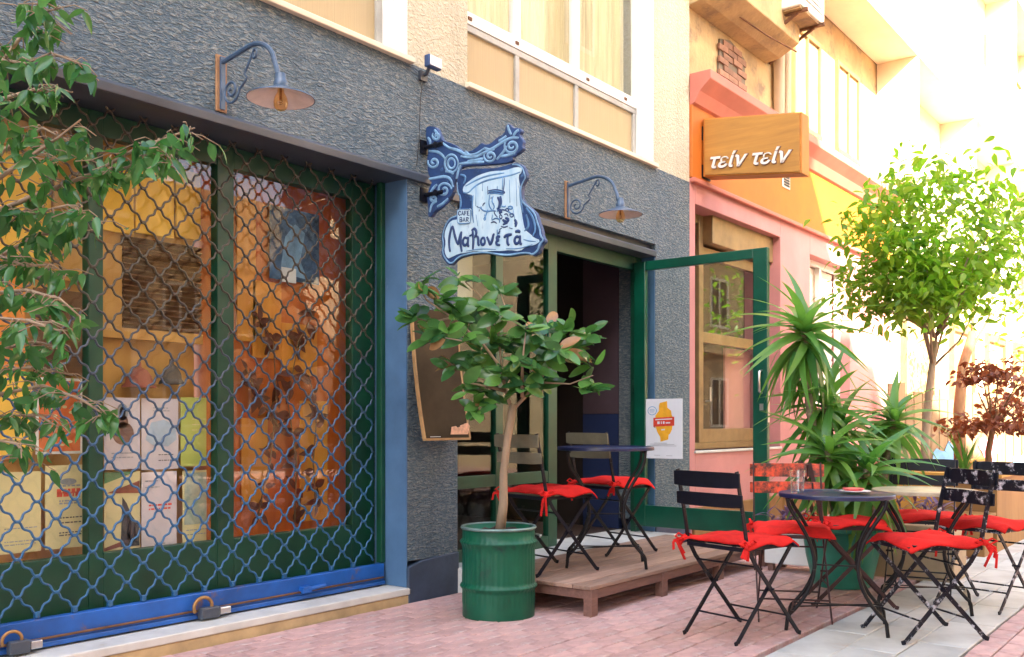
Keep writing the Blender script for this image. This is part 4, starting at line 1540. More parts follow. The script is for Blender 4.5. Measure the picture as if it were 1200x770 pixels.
q.build('soil', M['soil'], bn, smooth=True)

rp = thing('rubber_plant', 'small rubber plant tree with glossy oval leaves growing in the green bin', 'plant', BC + Vector((0, 0, .45)))
TP = 5.28
wd = MB()
trunk = [at(586, 622, TP), at(590, 590, TP), at(590, 555, TP), at(594, 520, TP), at(599, 488, TP), at(601, 474, TP)]
wd.tube(trunk, [.029, .025, .022, .021, .023, .020], 12)


def branch(mb, pts, r0, r1, n=7):
    k = len(pts)
    mb.tube(pts, [r0 + (r1 - r0) * i / (k - 1) for i in range(k)], n)


BR = [
    [(600, 480, 0), (592, 458, 0), (588, 432, -.04), (565, 402, -.10), (530, 372, -.14), (500, 352, -.16), (492, 338, -.16)],
    [(588, 432, -.04), (584, 392, .02), (568, 352, .04), (545, 330, .02)],
    [(601, 480, 0), (622, 458, .03), (648, 425, .08), (668, 398, .10), (690, 388, .10)],
    [(630, 448, .04), (668, 450, .0), (695, 440, -.04)],
    [(612, 465, .0), (612, 425, -.10), (616, 390, -.12)],
    [(592, 458, 0), (566, 452, -.12), (546, 448, -.14)],
    [(530, 372, -.14), (505, 378, -.10), (488, 380, -.08)],
    [(584, 392, .02), (592, 360, .12), (586, 342, .14)],
    [(565, 402, -.1), (545, 400, -.2), (522, 396, -.22)],
    [(648, 425, .08), (640, 395, .14), (640, 380, .14)],
]
for b_ in BR:
    branch(wd, [at(a, b, TP + c) for a, b, c in b_], .011 if b_[0][1] > 455 else .006, .003)
wd.build('trunk', M['bark'], rp, smooth=True)
rub = [leaf_mesh('leaf', L, L * .46, .22, .018, M['rubber'], oval, 7) for L in (.145, .122)]
ROS = [(487, 372, -.08), (494, 336, -.16), (516, 350, -.15), (540, 328, .02), (520, 392, -.22), (545, 396, -.2), (562, 362, .0), (586, 343, .14), (575, 395, -.02), (598, 398, .02), (552, 428, -.1), (547, 455, -.14), (590, 438, -.12),
       (618, 386, -.1), (640, 382, .14), (612, 452, -.1), (622, 430, -.06), (642, 418, .05), (664, 388, .1), (690, 392, .1), (674, 408, .1), (695, 428, .0), (690, 455, -.04), (572, 462, .05), (532, 368, -.1), (604, 425, -.12), (560, 480, -.1), (530, 430, -.1), (508, 395, -.05), (565, 418, .1), (630, 400, .0), (655, 410, -.08), (583, 370, -.1), (552, 375, .1), (606, 408, .12), (632, 452, .05)]
cn = 0
rext = MB()
for (a, b, c) in ROS:
    p0 = at(a, b, TP + c)
    for j in range(11):
        an = U(0, 2 * pi)
        el = U(-.55, .75)
        dd = Vector((cos(an) * cos(el), sin(an) * cos(el), sin(el)))
        p = p0 + rdir() * .02 + Vector((0, 0, U(-.02, .03)))
        mw = Matrix.Translation(p) @ orient(dd, Vector((-.45, -.6, .75)) + rdir() * .75, U(-.3, .3)) @ Matrix.Scale(U(.7, 1.12), 4)
        if j < 7:
            piece('leaf', rub[cn % 2], rp, mw)
        else:
            rext.add([mw @ v.co for v in rub[cn % 2].vertices], [tuple(f.vertices) for f in rub[cn % 2].polygons])
        cn += 1

rext.build('foliage', M['rubber'], rp, smooth=True, kind='stuff', fix=False)

# ------------------------------------------------------------------ weeping fig reaching in from the left
fg = thing('weeping_fig', 'weeping fig branches with small drooping leaves in front of the grille at left', 'tree', (.75, -1.3, 0))
fm = [leaf_mesh('leaf', L, L * .43, .25, .014, M['leaf'], pointed, 6) for L in (.062, .052)]
fw_ = MB()
ftr = [Vector((.75, -1.3, -.02)), Vector((.72, -1.28, .5)), Vector((.78, -1.25, 1.1)), Vector((.74, -1.22, 1.7)), Vector((.8, -1.2, 2.4))]
fw_.tube(ftr, [.06, .052, .045, .035, .02], 10)
FB = [
    [(-140, 320, 2.6, 1), (0, 246, 2.6, 0), (60, 222, 2.58, 0), (110, 203, 2.55, 0), (160, 174, 2.5, 0), (200, 160, 2.45, 0), (228, 150, 2.42, 0)],
    [(110, 203, 2.55, 0), (150, 196, 2.5, 0), (195, 180, 2.45, 0), (205, 195, 2.45, 0)],
    [(-120, 260, 2.5, 1), (0, 208, 2.5, 0), (40, 180, 2.48, 0), (70, 160, 2.46, 0), (95, 140, 2.45, 0)],
    [(-120, 240, 2.4, 1), (-30, 140, 2.4, 0), (5, 70, 2.4, 0), (28, 38, 2.4, 0), (48, 0, 2.4, 0), (60, -40, 2.4, 0)],
    [(5, 70, 2.4, 0), (30, 75, 2.38, 0), (60, 62, 2.35, 0), (95, 75, 2.33, 0)],
    [(28, 38, 2.4, 0), (50, 15, 2.36, 0), (75, 8, 2.33, 0)],
    [(-140, 400, 2.7, 1), (0, 300, 2.7, 0), (40, 278, 2.68, 0), (75, 268, 2.66, 0), (105, 270, 2.65, 0)],
    [(-140, 420, 2.55, 1), (-20, 345, 2.55, 0), (30, 340, 2.52, 0), (70, 350, 2.5, 0), (95, 372, 2.5, 0)],
    [(-140, 500, 2.65, 1), (0, 410, 2.62, 0), (40, 400, 2.6, 0), (75, 408, 2.58, 0)],
    [(-140, 560, 2.6, 1), (0, 462, 2.6, 0), (50, 452, 2.58, 0), (95, 468, 2.56, 0), (132, 492, 2.55, 0)],
    [(-140, 580, 2.5, 1), (-10, 515, 2.5, 0), (20, 520, 2.48, 0), (35, 545, 2.48, 0)],
    [(-120, 180, 2.6, 1), (-10, 120, 2.6, 0), (40, 105, 2.58, 0), (85, 108, 2.55, 0)],
    [(0, 246, 2.6, 0), (40, 250, 2.55, 0), (80, 240, 2.5, 0), (120, 262, 2.5, 0)],
    [(-140, 460, 2.45, 1), (-10, 372, 2.45, 0), (35, 376, 2.42, 0), (70, 388, 2.4, 0)],
    [(-140, 520, 2.75, 1), (-10, 436, 2.72, 0), (40, 430, 2.7, 0), (85, 440, 2.68, 0)],
    [(-140, 300, 2.7, 1), (0, 178, 2.7, 0), (50, 150, 2.68, 0), (90, 170, 2.66, 0)],
    [(-140, 600, 2.6, 1), (-10, 488, 2.6, 0), (45, 486, 2.58, 0), (75, 505, 2.56, 0)],
    [(0, 300, 2.7, 0), (30, 312, 2.65, 0), (60, 310, 2.6, 0), (85, 325, 2.6, 0)],
]
fpos = []
for b_ in FB:
    P3 = [at(a, b, c) for a, b, c, e in b_]
    if b_[0][3]:
        P3 = [ftr[3].lerp(ftr[1], max(0, min(1, (b_[0][1] - 200) / 400.0)))] + P3[1:]
    branch(fw_, P3, .008 if b_[0][3] else .0045, .002, 6)
    for s_i, (a, b) in enumerate(zip(P3[:-1], P3[1:])):
        if s_i == 0 and b_[0][3]:
            continue
        L = (b - a).length
        for j in range(max(2, int(L / .0115))):
            p = a.lerp(b, (j + U(0, 1)) / max(2, int(L / .0115)))
            dd = rdir()
            dd.z = abs(dd.z) * .3 - .1
            tip = p + dd.normalized() * U(.03, .10) + Vector((0, 0, -.02))
            fw_.tube([p, p.lerp(tip, .5) + Vector((0, 0, .01)), tip], .0014, 4)
            for q_ in range(rng.choice((1, 2, 2, 3))):
                fpos.append(p.lerp(tip, U(.4, 1)))
rng.shuffle(fpos)
for i, p in enumerate(fpos[:299]):
    dd = Vector((U(-.7, .7), U(-.7, .7), U(-1.25, .0)))
    piece('leaf', fm[i % 2], fg, Matrix.Translation(p) @ orient(dd, Vector((-.3, -.7, .35)) + rdir() * .9, U(-.4, .4)) @ Matrix.Scale(U(.75, 1.15), 4))
if len(fpos) > 299:
    extra = MB()
    fm0 = fm[0]
    for p in fpos[299:]:
        dd = Vector((U(-.7, .7), U(-.7, .7), U(-1.25, .0)))
        mw = Matrix.Translation(p) @ orient(dd, Vector((-.3, -.7, .35)) + rdir() * .9, U(-.4, .4)) @ Matrix.Scale(U(.7, 1.05), 4)
        extra.add([mw @ v.co for v in fm0.vertices], [tuple(f.vertices) for f in fm0.polygons])
    extra.build('foliage', M['leaf'], fg, smooth=True, kind='stuff', fix=False)
fw_.build('branch', M['bark'], fg, smooth=True)

# ------------------------------------------------------------------ yuccas in the green pot
PC = Vector((6.17, -1.80, 0))
pt = thing('plant_pot', 'wide rimmed green plant pot holding the yuccas', 'plant pot', PC)
q = MB()
q.lathe([(0, .0), (.17, .0), (.18, .01), (.225, .20), (.245, .35), (.27, .36), (.29, .365), (.292, .40), (.285, .415), (.262, .418), (.25, .40), (.245, .37), (0, .37)], PC, 48)
q.build('pot_body', M['pot'], pt, smooth='auto')
q = MB()
q.lathe([(.2455, .345), (0, .375)], PC, 32)
q.build('soil', M['soil'], pt)
yl = [leaf_mesh('blade_leaf', L, .055, .3, L * .75, M['yucca'], blade, 10) for L in (.50, .43)]
yl += [leaf_mesh('blade_leaf', .44, .052, .3, .36, M['yucca'], blade, 9)]


def yucca(label, stems):
    t = thing('yucca', label, 'plant', PC + Vector((0, 0, .37)), 'yuccas in the green pot')
    sm_ = MB()
    for pts, size, nl in stems:
        P3 = [at(*p) for p in pts]
        k = len(P3)
        sm_.tube(P3, [.032 - .010 * i / (k - 1) for i in range(k)], 8)
        tip = P3[-1]
        axis = (P3[-1] - P3[-2]).normalized()
        for i in range(nl):
            f = i / nl
            el = radians(82 - 140 * f ** .8 + U(-12, 12))
            an = i * 2.399 + U(-.2, .2)
            dd = Vector((cos(an) * cos(el), sin(an) * cos(el), sin(el)))
            p = tip - axis * (.16 * f) * size
            ms = yl[2] if f > .55 else yl[i % 2]
            piece('blade_leaf', ms, t, Matrix.Translation(p) @ orient(dd, Vector((-.15, -.2, 1)) + rdir() * .22, U(-.5, .5)) @ Matrix.Diagonal((1, size * U(.8, 1.1), size, 1)))
    sm_.build('stem', M['yuccabark'], t, smooth=True)


yucca('tallest yucca, its single crown of blades rising beside the green door', [([(985, 612, 6.15), (962, 560, 6.1), (948, 470, 6.05), (942, 385, 6.05)], .88, 74)])
yucca('lower bushy cluster of yucca crowns in the green pot', [
    ([(995, 612, 6.2), (990, 560, 6.2), (985, 500, 6.2)], .85, 54), ([(1012, 612, 6.25), (1035, 560, 6.3), (1048, 490, 6.35)], .8, 56),
    ([(990, 612, 6.0), (985, 585, 5.95), (968, 528, 5.9)], .85, 46), ([(1005, 612, 5.95), (1012, 590, 5.9), (1016, 548, 5.85)], .85, 48), ([(990, 612, 6.15), (975, 585, 6.12), (966, 470, 6.1)], .8, 40)])


# planter boxes with purple plants
def purple_plant(c, w_, d_, label, n, hh=.16):
    t = thing('purple_plant', label, 'plant', c, 'purple leaved plants')
    pm = leaf_mesh('leaf', .11, .026, .3, .03, M['purple'], pointed, 5)
    s_ = MB()
    for i in range(n):
        b0 = c + Vector((U(-w_, w_), U(-d_, d_), 0))
        tp = b0 + Vector((U(-.07, .07), U(-.07, .07), U(.06, hh)))
        s_.tube([b0, b0.lerp(tp, .6) + rdir() * .01, tp], .004, 5)
        for j in range(6):
            an = U(0, 6.28)
            el = U(-.2, 1.0)
            dd = Vector((cos(an) * cos(el), sin(an) * cos(el), sin(el)))
            piece('leaf', pm, t, Matrix.Translation(b0.lerp(tp, U(.4, 1))) @ orient(dd) @ Matrix.Scale(U(.7, 1.2), 4))
    s_.build('stem', M['purple'], t)


wp = thing('white_planter', 'white rectangular planter box behind the peeling red chair', 'planter', (6.62, -1.36, 0))
q = MB()
q.box(6.48, 6.78, -1.56, -1.14, .05, .31)
q.build('box', M['white'], wp, bevel=.01)
for (x, y) in ((6.50, -1.54), (6.72, -1.54), (6.50, -1.20), (6.72, -1.20)):
    q = MB().box(x, x + .04, y, y + .04, -.012, .05)
    q.build('foot', M['deckframe'], wp)
purple_plant(Vector((6.62, -1.36, .305)), .1, .18, 'purple leaved plant in the white box behind the red slatted chair', 14)
cp = thing('cream_planter', 'low cream planter box behind the pale second table', 'planter', (6.85, -2.05, 0))
q = MB()
q.box(6.70, 7.05, -2.35, -1.70, -.012, .36)
q.build('box', M['creambox'], cp, bevel=.01)
purple_plant(Vector((6.86, -2.03, .355)), .12, .28, 'purple leaved plant in the low cream box by the wooden planter', 18, .22)

# wooden planter with the street tree
wpn = thing('wooden_planter', 'long tan plywood planter box around the street tree at right', 'planter', (10, -1.8, 0))
q = MB()
q.box(8.5, 8.54, -2.26, -1.36, -.012, .60)
q.build('end_board', M['planter'], wpn, bevel=.004)
q = MB()
q.box(8.541, 12.5, -2.26, -2.22, -.012, .60)
q.box(8.541, 12.5, -1.40, -1.36, -.012, .60)
q.build('side_board', M['planter'], wpn, bevel=.004)
q = MB()
q.box(8.46, 12.5, -2.30, -2.18, .602, .632)
q.box(8.46, 8.58, -2.178, -1.32, .602, .632)
q.box(8.582, 12.5, -1.44, -1.32, .602, .632)
q.build('capping', M['yellow'], wpn, bevel=.004)
q = MB()
q.box(8.55, 12.5, -2.215, -1.405, .45, .50)
q.build('soil', M['soil'], wpn)
q = MB()
q.box(8.485, 8.498, -1.78, -1.37, .30, .598)
q.build('yellow_board', M['yellow'], wpn, bevel=.003)
bx = thing('wooden_step', 'low plywood box step against the end of the wooden planter', 'box', (8.3, -2.15, 0))
q = MB()
q.box(8.14, 8.45, -2.24, -1.80, -.012, .30)
q.build('box', M['planter'], bx, bevel=.004)
q = MB()
q.box(8.12, 8.46, -2.26, -1.78, .302, .325)
q.build('lid', M['planter'], bx, bevel=.004)


def tree(name, label, base, trunkpts, r0, limbs, lm, leafm, n, sep=300, cloud=None, spread=.13):
    t = thing(name, label, 'tree', base)
    wm = MB()
    k = len(trunkpts)
    wm.tube(trunkpts, [r0 * (1 - .35 * i / (k - 1)) for i in range(k)], 10)
    tips = []
    for L in limbs:
        branch(wm, L, r0 * .34, r0 * .07, 6)
        tips.append(L)
    wm.build('trunk', lm, t, smooth=True)
    items = []
    for i in range(n):
        p = cloud()
        dd = rdir()
        dd.z = dd.z * .5 - .35
        items.append(Matrix.Translation(p) @ orient(dd, rdir() * .5 + Vector((0, 0, 1)), U(-.8, .8)) @ Matrix.Scale(U(.7, 1.25), 4))
    cl = Vector((0, CAM_Y, CAM_H))
    items.sort(key=lambda m_: (m_.translation - cl).length)
    for m_ in items[:sep]:
        piece('leaf', leafm, t, m_)
    ex = MB()
    lv = [v.co.copy() for v in leafm.vertices]
    lf_ = [tuple(f.vertices) for f in leafm.polygons]
    for m_ in items[sep:]:
        ex.add([m_ @ v for v in lv], lf_)
    if ex.v:
        ex.build('crown', leafm.materials[0], t, smooth=True, kind='stuff', fix=False)
    return t


TD = 8.6
CC = at(1098, 288, TD)
tl = leaf_mesh('leaf', .105, .052, .25, .025, M['treeleaf'], pointed, 4)
clus = []
for i in range(95):
    while True:
        d_ = Vector((U(-1, 1), U(-1, 1), U(-1, 1)))
        if d_.length < 1:
            break
    d_ = d_ * (.55 + .45 * U(0, 1)) if d_.length > .5 else d_ * 1.5
    c = CC + Vector((d_.x * .92, d_.y * .92, d_.z * (1.22 if d_.z > 0 else 1.0)))
    if c.z < CC.z - .75:
        c.z = CC.z - .75 + U(0, .15)
    clus.append((c, U(.09, .20)))
clw = [int(1 + 5 * max(0, 1.0 - (c.z - CC.z + .7) / 1.5)) for c, r in clus]
bag = [i for i, w_ in enumerate(clw) for _ in range(w_)]


def cloud1():
    c, r = clus[rng.choice(bag)]
    return c + Vector((rng.gauss(0, r), rng.gauss(0, r), rng.gauss(0, r * .7)))


tb = at(1086, 560, TD)
tb.z = .48
trp = [tb, at(1084, 530, TD), at(1087, 480, TD), at(1091, 440, TD), at(1096, 400, TD)]
lmb = []
for c, r in clus[::6]:
    st0 = at(1093, 430, TD) if rng.random() < .5 else at(1096, 395, TD)
    lmb.append([st0, st0.lerp(c, .45) + rdir() * .06, c])
tree('street_tree', 'round crowned green street tree growing from the wooden planter', tb, trp, .042, lmb, M['bark'], tl, 4300, cloud=cloud1)

# copper shrub tree and a farther tree
RC = at(1172, 470, 9.6)
rl_ = leaf_mesh('leaf', .085, .05, .3, .02, M['redleaf'], pointed, 4)
rcl = [(RC + Vector((U(-.45, .45), U(-.45, .45), U(-.35, .35))), U(.06, .13)) for _ in range(26)]


def cloud2():
    c, r = rng.choice(rcl)
    return c + Vector((rng.gauss(0, r), rng.gauss(0, r), rng.gauss(0, r * .4)))


rb = at(1160, 560, 9.6)
rb.z = .49
rtp = [rb, at(1158, 530, 9.6), at(1164, 500, 9.6), at(1168, 480, 9.6)]
tree('copper_leaf_tree', 'small copper red leaved tree at the right edge behind the planter', rb, rtp, .035, [[rtp[2], rtp[2].lerp(c, .5), c] for c, r in rcl[::3]], M['barkdark'], rl_, 1050, 290, cloud=cloud2)
FC_ = at(1215, 330, 12.5)
fl_ = leaf_mesh('leaf', .12, .06, .3, .02, M['treeleaf'], pointed, 4)


def cloud3():
    return FC_ + Vector((rng.gauss(0, .45), rng.gauss(0, .45), rng.gauss(0, .55)))


fb = at(1126, 545, 11.5)
fb.z = -.01
ftp = [fb, at(1124, 480, 11.5), at(1128, 430, 11.5), at(1140, 390, 11.6)]
tree('farther_tree', 'farther brown trunked tree leaning behind the street tree', fb, ftp, .075, [[ftp[2], at(1160, 370, 11.9), FC_], [ftp[3], at(1140, 360, 11.8), at(1150, 320, 12)]], M['barkdark'], fl_, 500, 200, cloud=cloud3)
# young grassy shoots and low twigs in the wooden planter
gp = thing('grass_clump', 'tuft of upright yellow green blades in the wooden planter', 'plant', at(1131, 548, 9.4))
gm = leaf_mesh('blade_leaf', .40, .03, .3, .08, M['yucca'], blade, 6)
for i in range(16):
    an, el = U(0, 6.28), radians(U(55, 88))
    piece('blade_leaf', gm, gp, Matrix.Translation(at(1131, 556, 9.4) + rdir() * .03) @ orient(Vector((cos(an) * cos(el), sin(an) * cos(el), sin(el))), roll=U(-1, 1)) @ Matrix.Scale(U(.7, 1.2), 4))
tw = thing('low_sprig', 'dark low sprig lying over the capping of the wooden planter', 'plant', at(1172, 548, 8.4))
pm_ = leaf_mesh('leaf', .10, .03, .3, .03, M['inkdark'], pointed, 5)
for i in range(14):
    an, el = U(0, 6.28), U(-.1, .5)
    piece('leaf', pm_, tw, Matrix.Translation(at(1172 + U(-16, 16), 546, 8.5)) @ orient(Vector((cos(an) * cos(el), sin(an) * cos(el), sin(el)))) @ Matrix.Scale(U(.7, 1.2), 4))

# ------------------------------------------------------------------ pink building next door
pk = thing('pink_building', 'salmon pink shop building with orange fascia and stained ochre upper wall', 'building', (10, 0, 0))
PXa, PXb = 7.553, 13.4
q = MB()
q.box(PXa, 7.66, .0, .4, 0, 3.19)
q.box(7.66, 9.58, .0, .4, 2.98, 3.19)
q.box(7.66, 9.58, .0, .4, 0, .80)
q.box(9.58, 10.42, .0, .4, 0, 3.19)
q.box(10.42, 11.75, .0, .4, 2.92, 3.19)
q.box(10.42, 11.75, .0, .4, 0, 1.25)
q.box(11.75, PXb, .0, .4, 0, 3.19)
q.build('wall', M['pink'], pk, bevel=.006)
q = MB()
q.box(9.58, PXb, -.06, 0, -.02, .34)
q.box(PXa + .04, 9.58, -.03, 0, -.02, .30)
q.build('plinth', M['planter'], pk, bevel=.01)
q = MB()
q.box(PXa + .002, PXb, -.022, .3, 3.195, 3.86)
q.build('fascia', M['orange'], pk, bevel=.004)
q = MB()
q.box(PXa + .001, PXb, -.05, 0, 3.15, 3.192)
q.build('moulding', M['pinktrim'], pk, bevel=.01)
q = MB()
q.prism([(PXa, .002, 3.82), (PXa, -.05, 3.84), (PXa, -.10, 3.93), (PXa, -.20, 4.02), (PXa, -.20, 4.10), (PXa, .002, 4.10)], (PXb - PXa, 0, 0))
q.build('cornice', M['pinktrim'], pk, bevel=.006)
q = MB()
q.box(PXa, PXb, .03, .4, 4.10, 9.5)
q.build('upper_wall', M['stained'], pk)
# exposed bricks patch
x0, x1, z0, z1 = on_back(839, 872, 35, 100, .03)
z0, z1 = 4.14, 4.66
q = MB()
q.prism([(x0, .012, z0), (x1, .012, z0), (x1 - .03, .012, z1 - .08), (x1 - .2, .012, z1 - .03), (x1 - .35, .012, z1), (x0 + .05, .012, z1 - .05)], (0, .02, 0))
pm2 = q.build('mortar_patch', M['mortar'], pk)
me = bpy.data.meshes.new('brick')
b = MB().box(-.095, .095, -.012, .012, -.026, .026)
me.from_pydata([tuple(v) for v in b.v], [], b.f)
me.materials.append(M['brick'])
for j in range(8):
    for i in range(4):
        xx = x0 + .1 + i * .205 + (.1 if j % 2 else 0)
        if xx + .09 < x1 and rng.random() < .9:
            piece('brick', me, pm2, Matrix.Translation((xx, .008 + U(-.006, .006), z0 + .03 + j * .06)) @ Matrix.Rotation(U(-.04, .04), 4, 'Y'))
q = MB()
q.prism([(PXa, .03, 4.70), (PXa, -.12, 4.72), (PXa, -.32, 4.82), (PXa, -.34, 5.3), (PXa, .03, 5.3)], (1.72, 0, 0))
q.build('balcony_slab', M['stained'], pk, bevel=.008)
q = MB()
q.tube([(PXa + .1, -.05, 4.72), (PXa + .6, -.18, 4.76), (PXa + 1.1, -.25, 4.72), (PXa + 1.7, -.3, 4.74)], .008, 6)
q.build('cable', M['rust'], pk)
for x in (9.45, 9.62):
    q = MB()
    q.tube([(x, -.04, 4.1), (x, -.04, 9)], .055, 10)
    q.build('drain_pipe', M['cream_far'], pk, smooth=True)
for (a, b) in ((9.95, 10.75), (11.3, 12.1)):
    q = MB()
    q.box(a, b, -.02, .028, 4.25, 4.30)
    q.box(a, a + .05, -.01, .028, 4.30, 5.35)
    q.box(b - .05, b, -.01, .028, 4.30, 5.35)
    q.box(a + .05, b - .05, -.01, .028, 5.30, 5.35)
    q.box((a + b) / 2 - .02, (a + b) / 2 + .02, -.008, .028, 4.30, 5.30)
    wf = q.build('window', M['bronze'], pk)
    q = MB().box(a + .05, b - .05, .018, .026, 4.30, 5.30)
    q.build('pane', M['stained'], wf)
# shop window with roller blind box
q = MB()
q.box(7.66, 9.58, .18, .24, .80, .86)
q.box(7.66, 7.72, .18, .24, .86, 2.98)
q.box(8.08, 8.17, .175, .24, .86, 2.98)
q.box(9.50, 9.58, .18, .24, .86, 2.70)
q.box(8.17, 9.50, .18, .24, 1.80, 1.90)
q.box(8.17, 9.50, .182, .24, .86, .99)
q.box(8.17, 9.50, .182, .24, 2.60, 2.70)
q.box(7.72, 8.08, .18, .24, 2.90, 2.98)
w2 = q.build('window', M['bronze'], pk, bevel=.004)
for (a, b, c, e) in ((7.72, 8.08, .86, 2.90), (8.17, 9.50, .99, 1.80), (8.17, 9.50, 1.90, 2.60)):
    q = MB().box(a, b, .205, .211, c, e)
    q.build('pane', M['glass'], w2)
q = MB()
q.box(8.17, 9.58, .08, .24, 2.72, 2.98)
q.build('blind_box', M['bronze'], w2, bevel=.006)
q = MB()
q.box(7.64, 9.58, -.02, .18, .775, .80)
q.build('sill', M['marble'], w2, bevel=.006)
q = MB()
q.tube([(8.2, .17, 1.25), (8.2, .12, 1.25), (8.2, .12, 1.38)], .01, 6)
q.build('handle', M['steel'], w2)
q = MB()
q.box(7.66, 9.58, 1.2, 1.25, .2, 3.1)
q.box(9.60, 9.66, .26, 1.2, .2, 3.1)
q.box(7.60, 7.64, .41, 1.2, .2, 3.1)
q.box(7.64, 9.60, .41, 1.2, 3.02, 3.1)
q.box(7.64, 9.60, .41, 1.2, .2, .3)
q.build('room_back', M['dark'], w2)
q = MB()
q.box(8.9, 9.5, .3, .32, .9, 1.8)
q.build('lilac_curtain', M['pink'], w2)
# second window with pale blind
q = MB()
q.box(10.42, 10.48, .12, .18, 1.25, 2.92)
q.box(11.69, 11.75, .12, .18, 1.25, 2.92)
q.box(10.48, 11.69, .12, .18, 1.25, 1.31)
q.box(10.48, 11.69, .12, .18, 2.86, 2.92)
q.box(11.05, 11.11, .122, .18, 1.31, 2.86)
w3 = q.build('window', M['white'], pk, bevel=.004)
MB().box(10.40, 11.78, .30, .34, 1.2, 2.95).build('room_back', M['blind'], w3)
nsl = 22
sme = bpy.data.meshes.new('slat')
b = MB().box(-.60, .60, -.003, .003, -.034, .034)
sme.from_pydata([tuple(v) for v in b.v], [], b.f)
sme.materials.append(M['blind'])
for i in range(nsl):
    piece('slat', sme, w3, Matrix.Translation((11.085, .205, 1.34 + i * .0705)) @ Matrix.Rotation(radians(14), 4, 'X'))
# vent in the fascia
vc = on_y(921, 213, -.025)
q = MB()
q.box(vc.x - .10, vc.x + .10, -.032, -.022, vc.z - .07, vc.z + .07)
vt = q.build('vent', M['blind'], pk, bevel=.003)
q = MB()
for i in range(4):
    q.box(vc.x - .075, vc.x + .075, -.038, -.032, vc.z - .05 + i * .028, vc.z - .032 + i * .028)
q.build('vent_louvre', M['inkdark'], vt)

# air conditioner
ac = thing('air_conditioner', 'weathered air conditioner unit on rusty brackets high on the wall', 'air conditioner', (9.1, -.3, 4.95))
q = MB()
q.box(8.80, 9.42, -.52, -.20, 5.00, 5.55)
q.build('casing', M['acwhite'], ac, bevel=.015)
q = MB()
for i in range(9):
    q.box(8.86, 9.36, -.528, -.52, 5.08 + i * .05, 5.10 + i * .05)
q.build('grille', M['greytrim'], ac)
q = MB()
for x in (8.88, 9.32):
    q.box(x, x + .03, -.55, .03, 4.965, 4.998)
    q.bar((x + .015, -.45, 4.97), (x + .015, .02, 4.72), .025, .025)
q.build('bracket', M['rust'], ac)
q = MB().box(8.83, 9.39, -.50, -.22, 4.985, 4.999)
q.build('base_tray', M['stained'], ac)

# projecting wooden sign
SG = 7.74
ts = thing('projecting_sign', 'orange wooden box sign with raised silver lettering above the pink shop', 'sign', (SG, 0, 3.4))


def sgp(px, py):
    return on_x(px, py, SG)


A, B, C_, D_ = sgp(824, 139), sgp(940, 131), sgp(940, 203), sgp(824, 207)
q = MB()
q.prism([A, B, C_, D_], (.16, 0, 0))
q.build('box', M['signedge'], ts, bevel=.005)
q = MB()
ctr = (A + B + C_ + D_) / 4
q.prism([ctr + (p - ctr) * .955 + Vector((-.012, 0, 0)) for p in (A, B, C_, D_)], (.013, 0, 0))
q.build('face_board', M['signwood'], ts, bevel=.003)


def textmesh(body, size, shear, offset, depth):
    cu = bpy.data.curves.new('t', 'FONT')
    cu.body = body
    cu.size = size
    cu.shear = shear
    cu.offset = offset
    cu.extrude = depth
    cu.resolution_u = 3
    o_ = bpy.data.objects.new('t', cu)
    COL.objects.link(o_)
    bpy.context.view_layer.update()
    me_ = bpy.data.meshes.new_from_object(o_.evaluated_get(bpy.context.evaluated_depsgraph_get()))
    bpy.data.objects.remove(o_)
    bpy.data.curves.remove(cu)
    return me_


L0, L1 = sgp(833, 198), sgp(928, 190)
ey = (L1 - L0)
wlen = ey.length
ey.normalize()
ez = Vector((-1, 0, 0)).cross(ey) * -1
ez = ey.cross(Vector((1, 0, 0)))
if ez.z < 0:
    ez = -ez
tm = textmesh('τείν τείν', 1.0, .25, .016, .01)
tm2 = textmesh('τείν τείν', 1.0, .25, .042, .01)
xs = [v.co.x for v in tm.vertices]
ys = [v.co.y for v in tm.vertices]
sx = wlen / (max(xs) - min(xs))
sy = .10 / .57
me = bpy.data.meshes.new('lettering')
vs = []
for v in tm.vertices:
    p = L0 + ey * ((v.co.x - min(xs)) * sx) + ez * (v.co.y * sy) + Vector((-.013 - .008 - v.co.z * .8, 0, 0)) - Vector((SG, 0, 3.4))
    vs.append(tuple(p))
me.from_pydata(vs, [], [tuple(f.vertices) for f in tm.polygons])
me.materials.append(M['signtext'])
vs = []
for v in tm2.vertices:
    p = L0 + ey * ((v.co.x - min(xs)) * sx) + ez * (v.co.y * sy) + Vector((-.0135 - v.co.z * .4, 0, 0)) - Vector((SG, 0, 3.4))
    vs.append(tuple(p))
me2 = bpy.data.meshes.new('letter_outline')
me2.from_pydata(vs, [], [tuple(f.vertices) for f in tm2.polygons])
me2.materials.append(M['deckframe'])
o = bpy.data.objects.new('letter_outline', me2)
COL.objects.link(o)
o.parent = ts
o = bpy.data.objects.new('lettering', me)
COL.objects.link(o)
o.parent = ts
q = MB()
for z in (3.28, 3.62):
    q.tube([(SG + .08, .0, z), (SG + .08, A.y + .01, z)], .022, 8)
    q.box(SG, SG + .16, -.03, -.022, z - .06, z + .06)
q.build('wall_fixing', M['black'], ts)

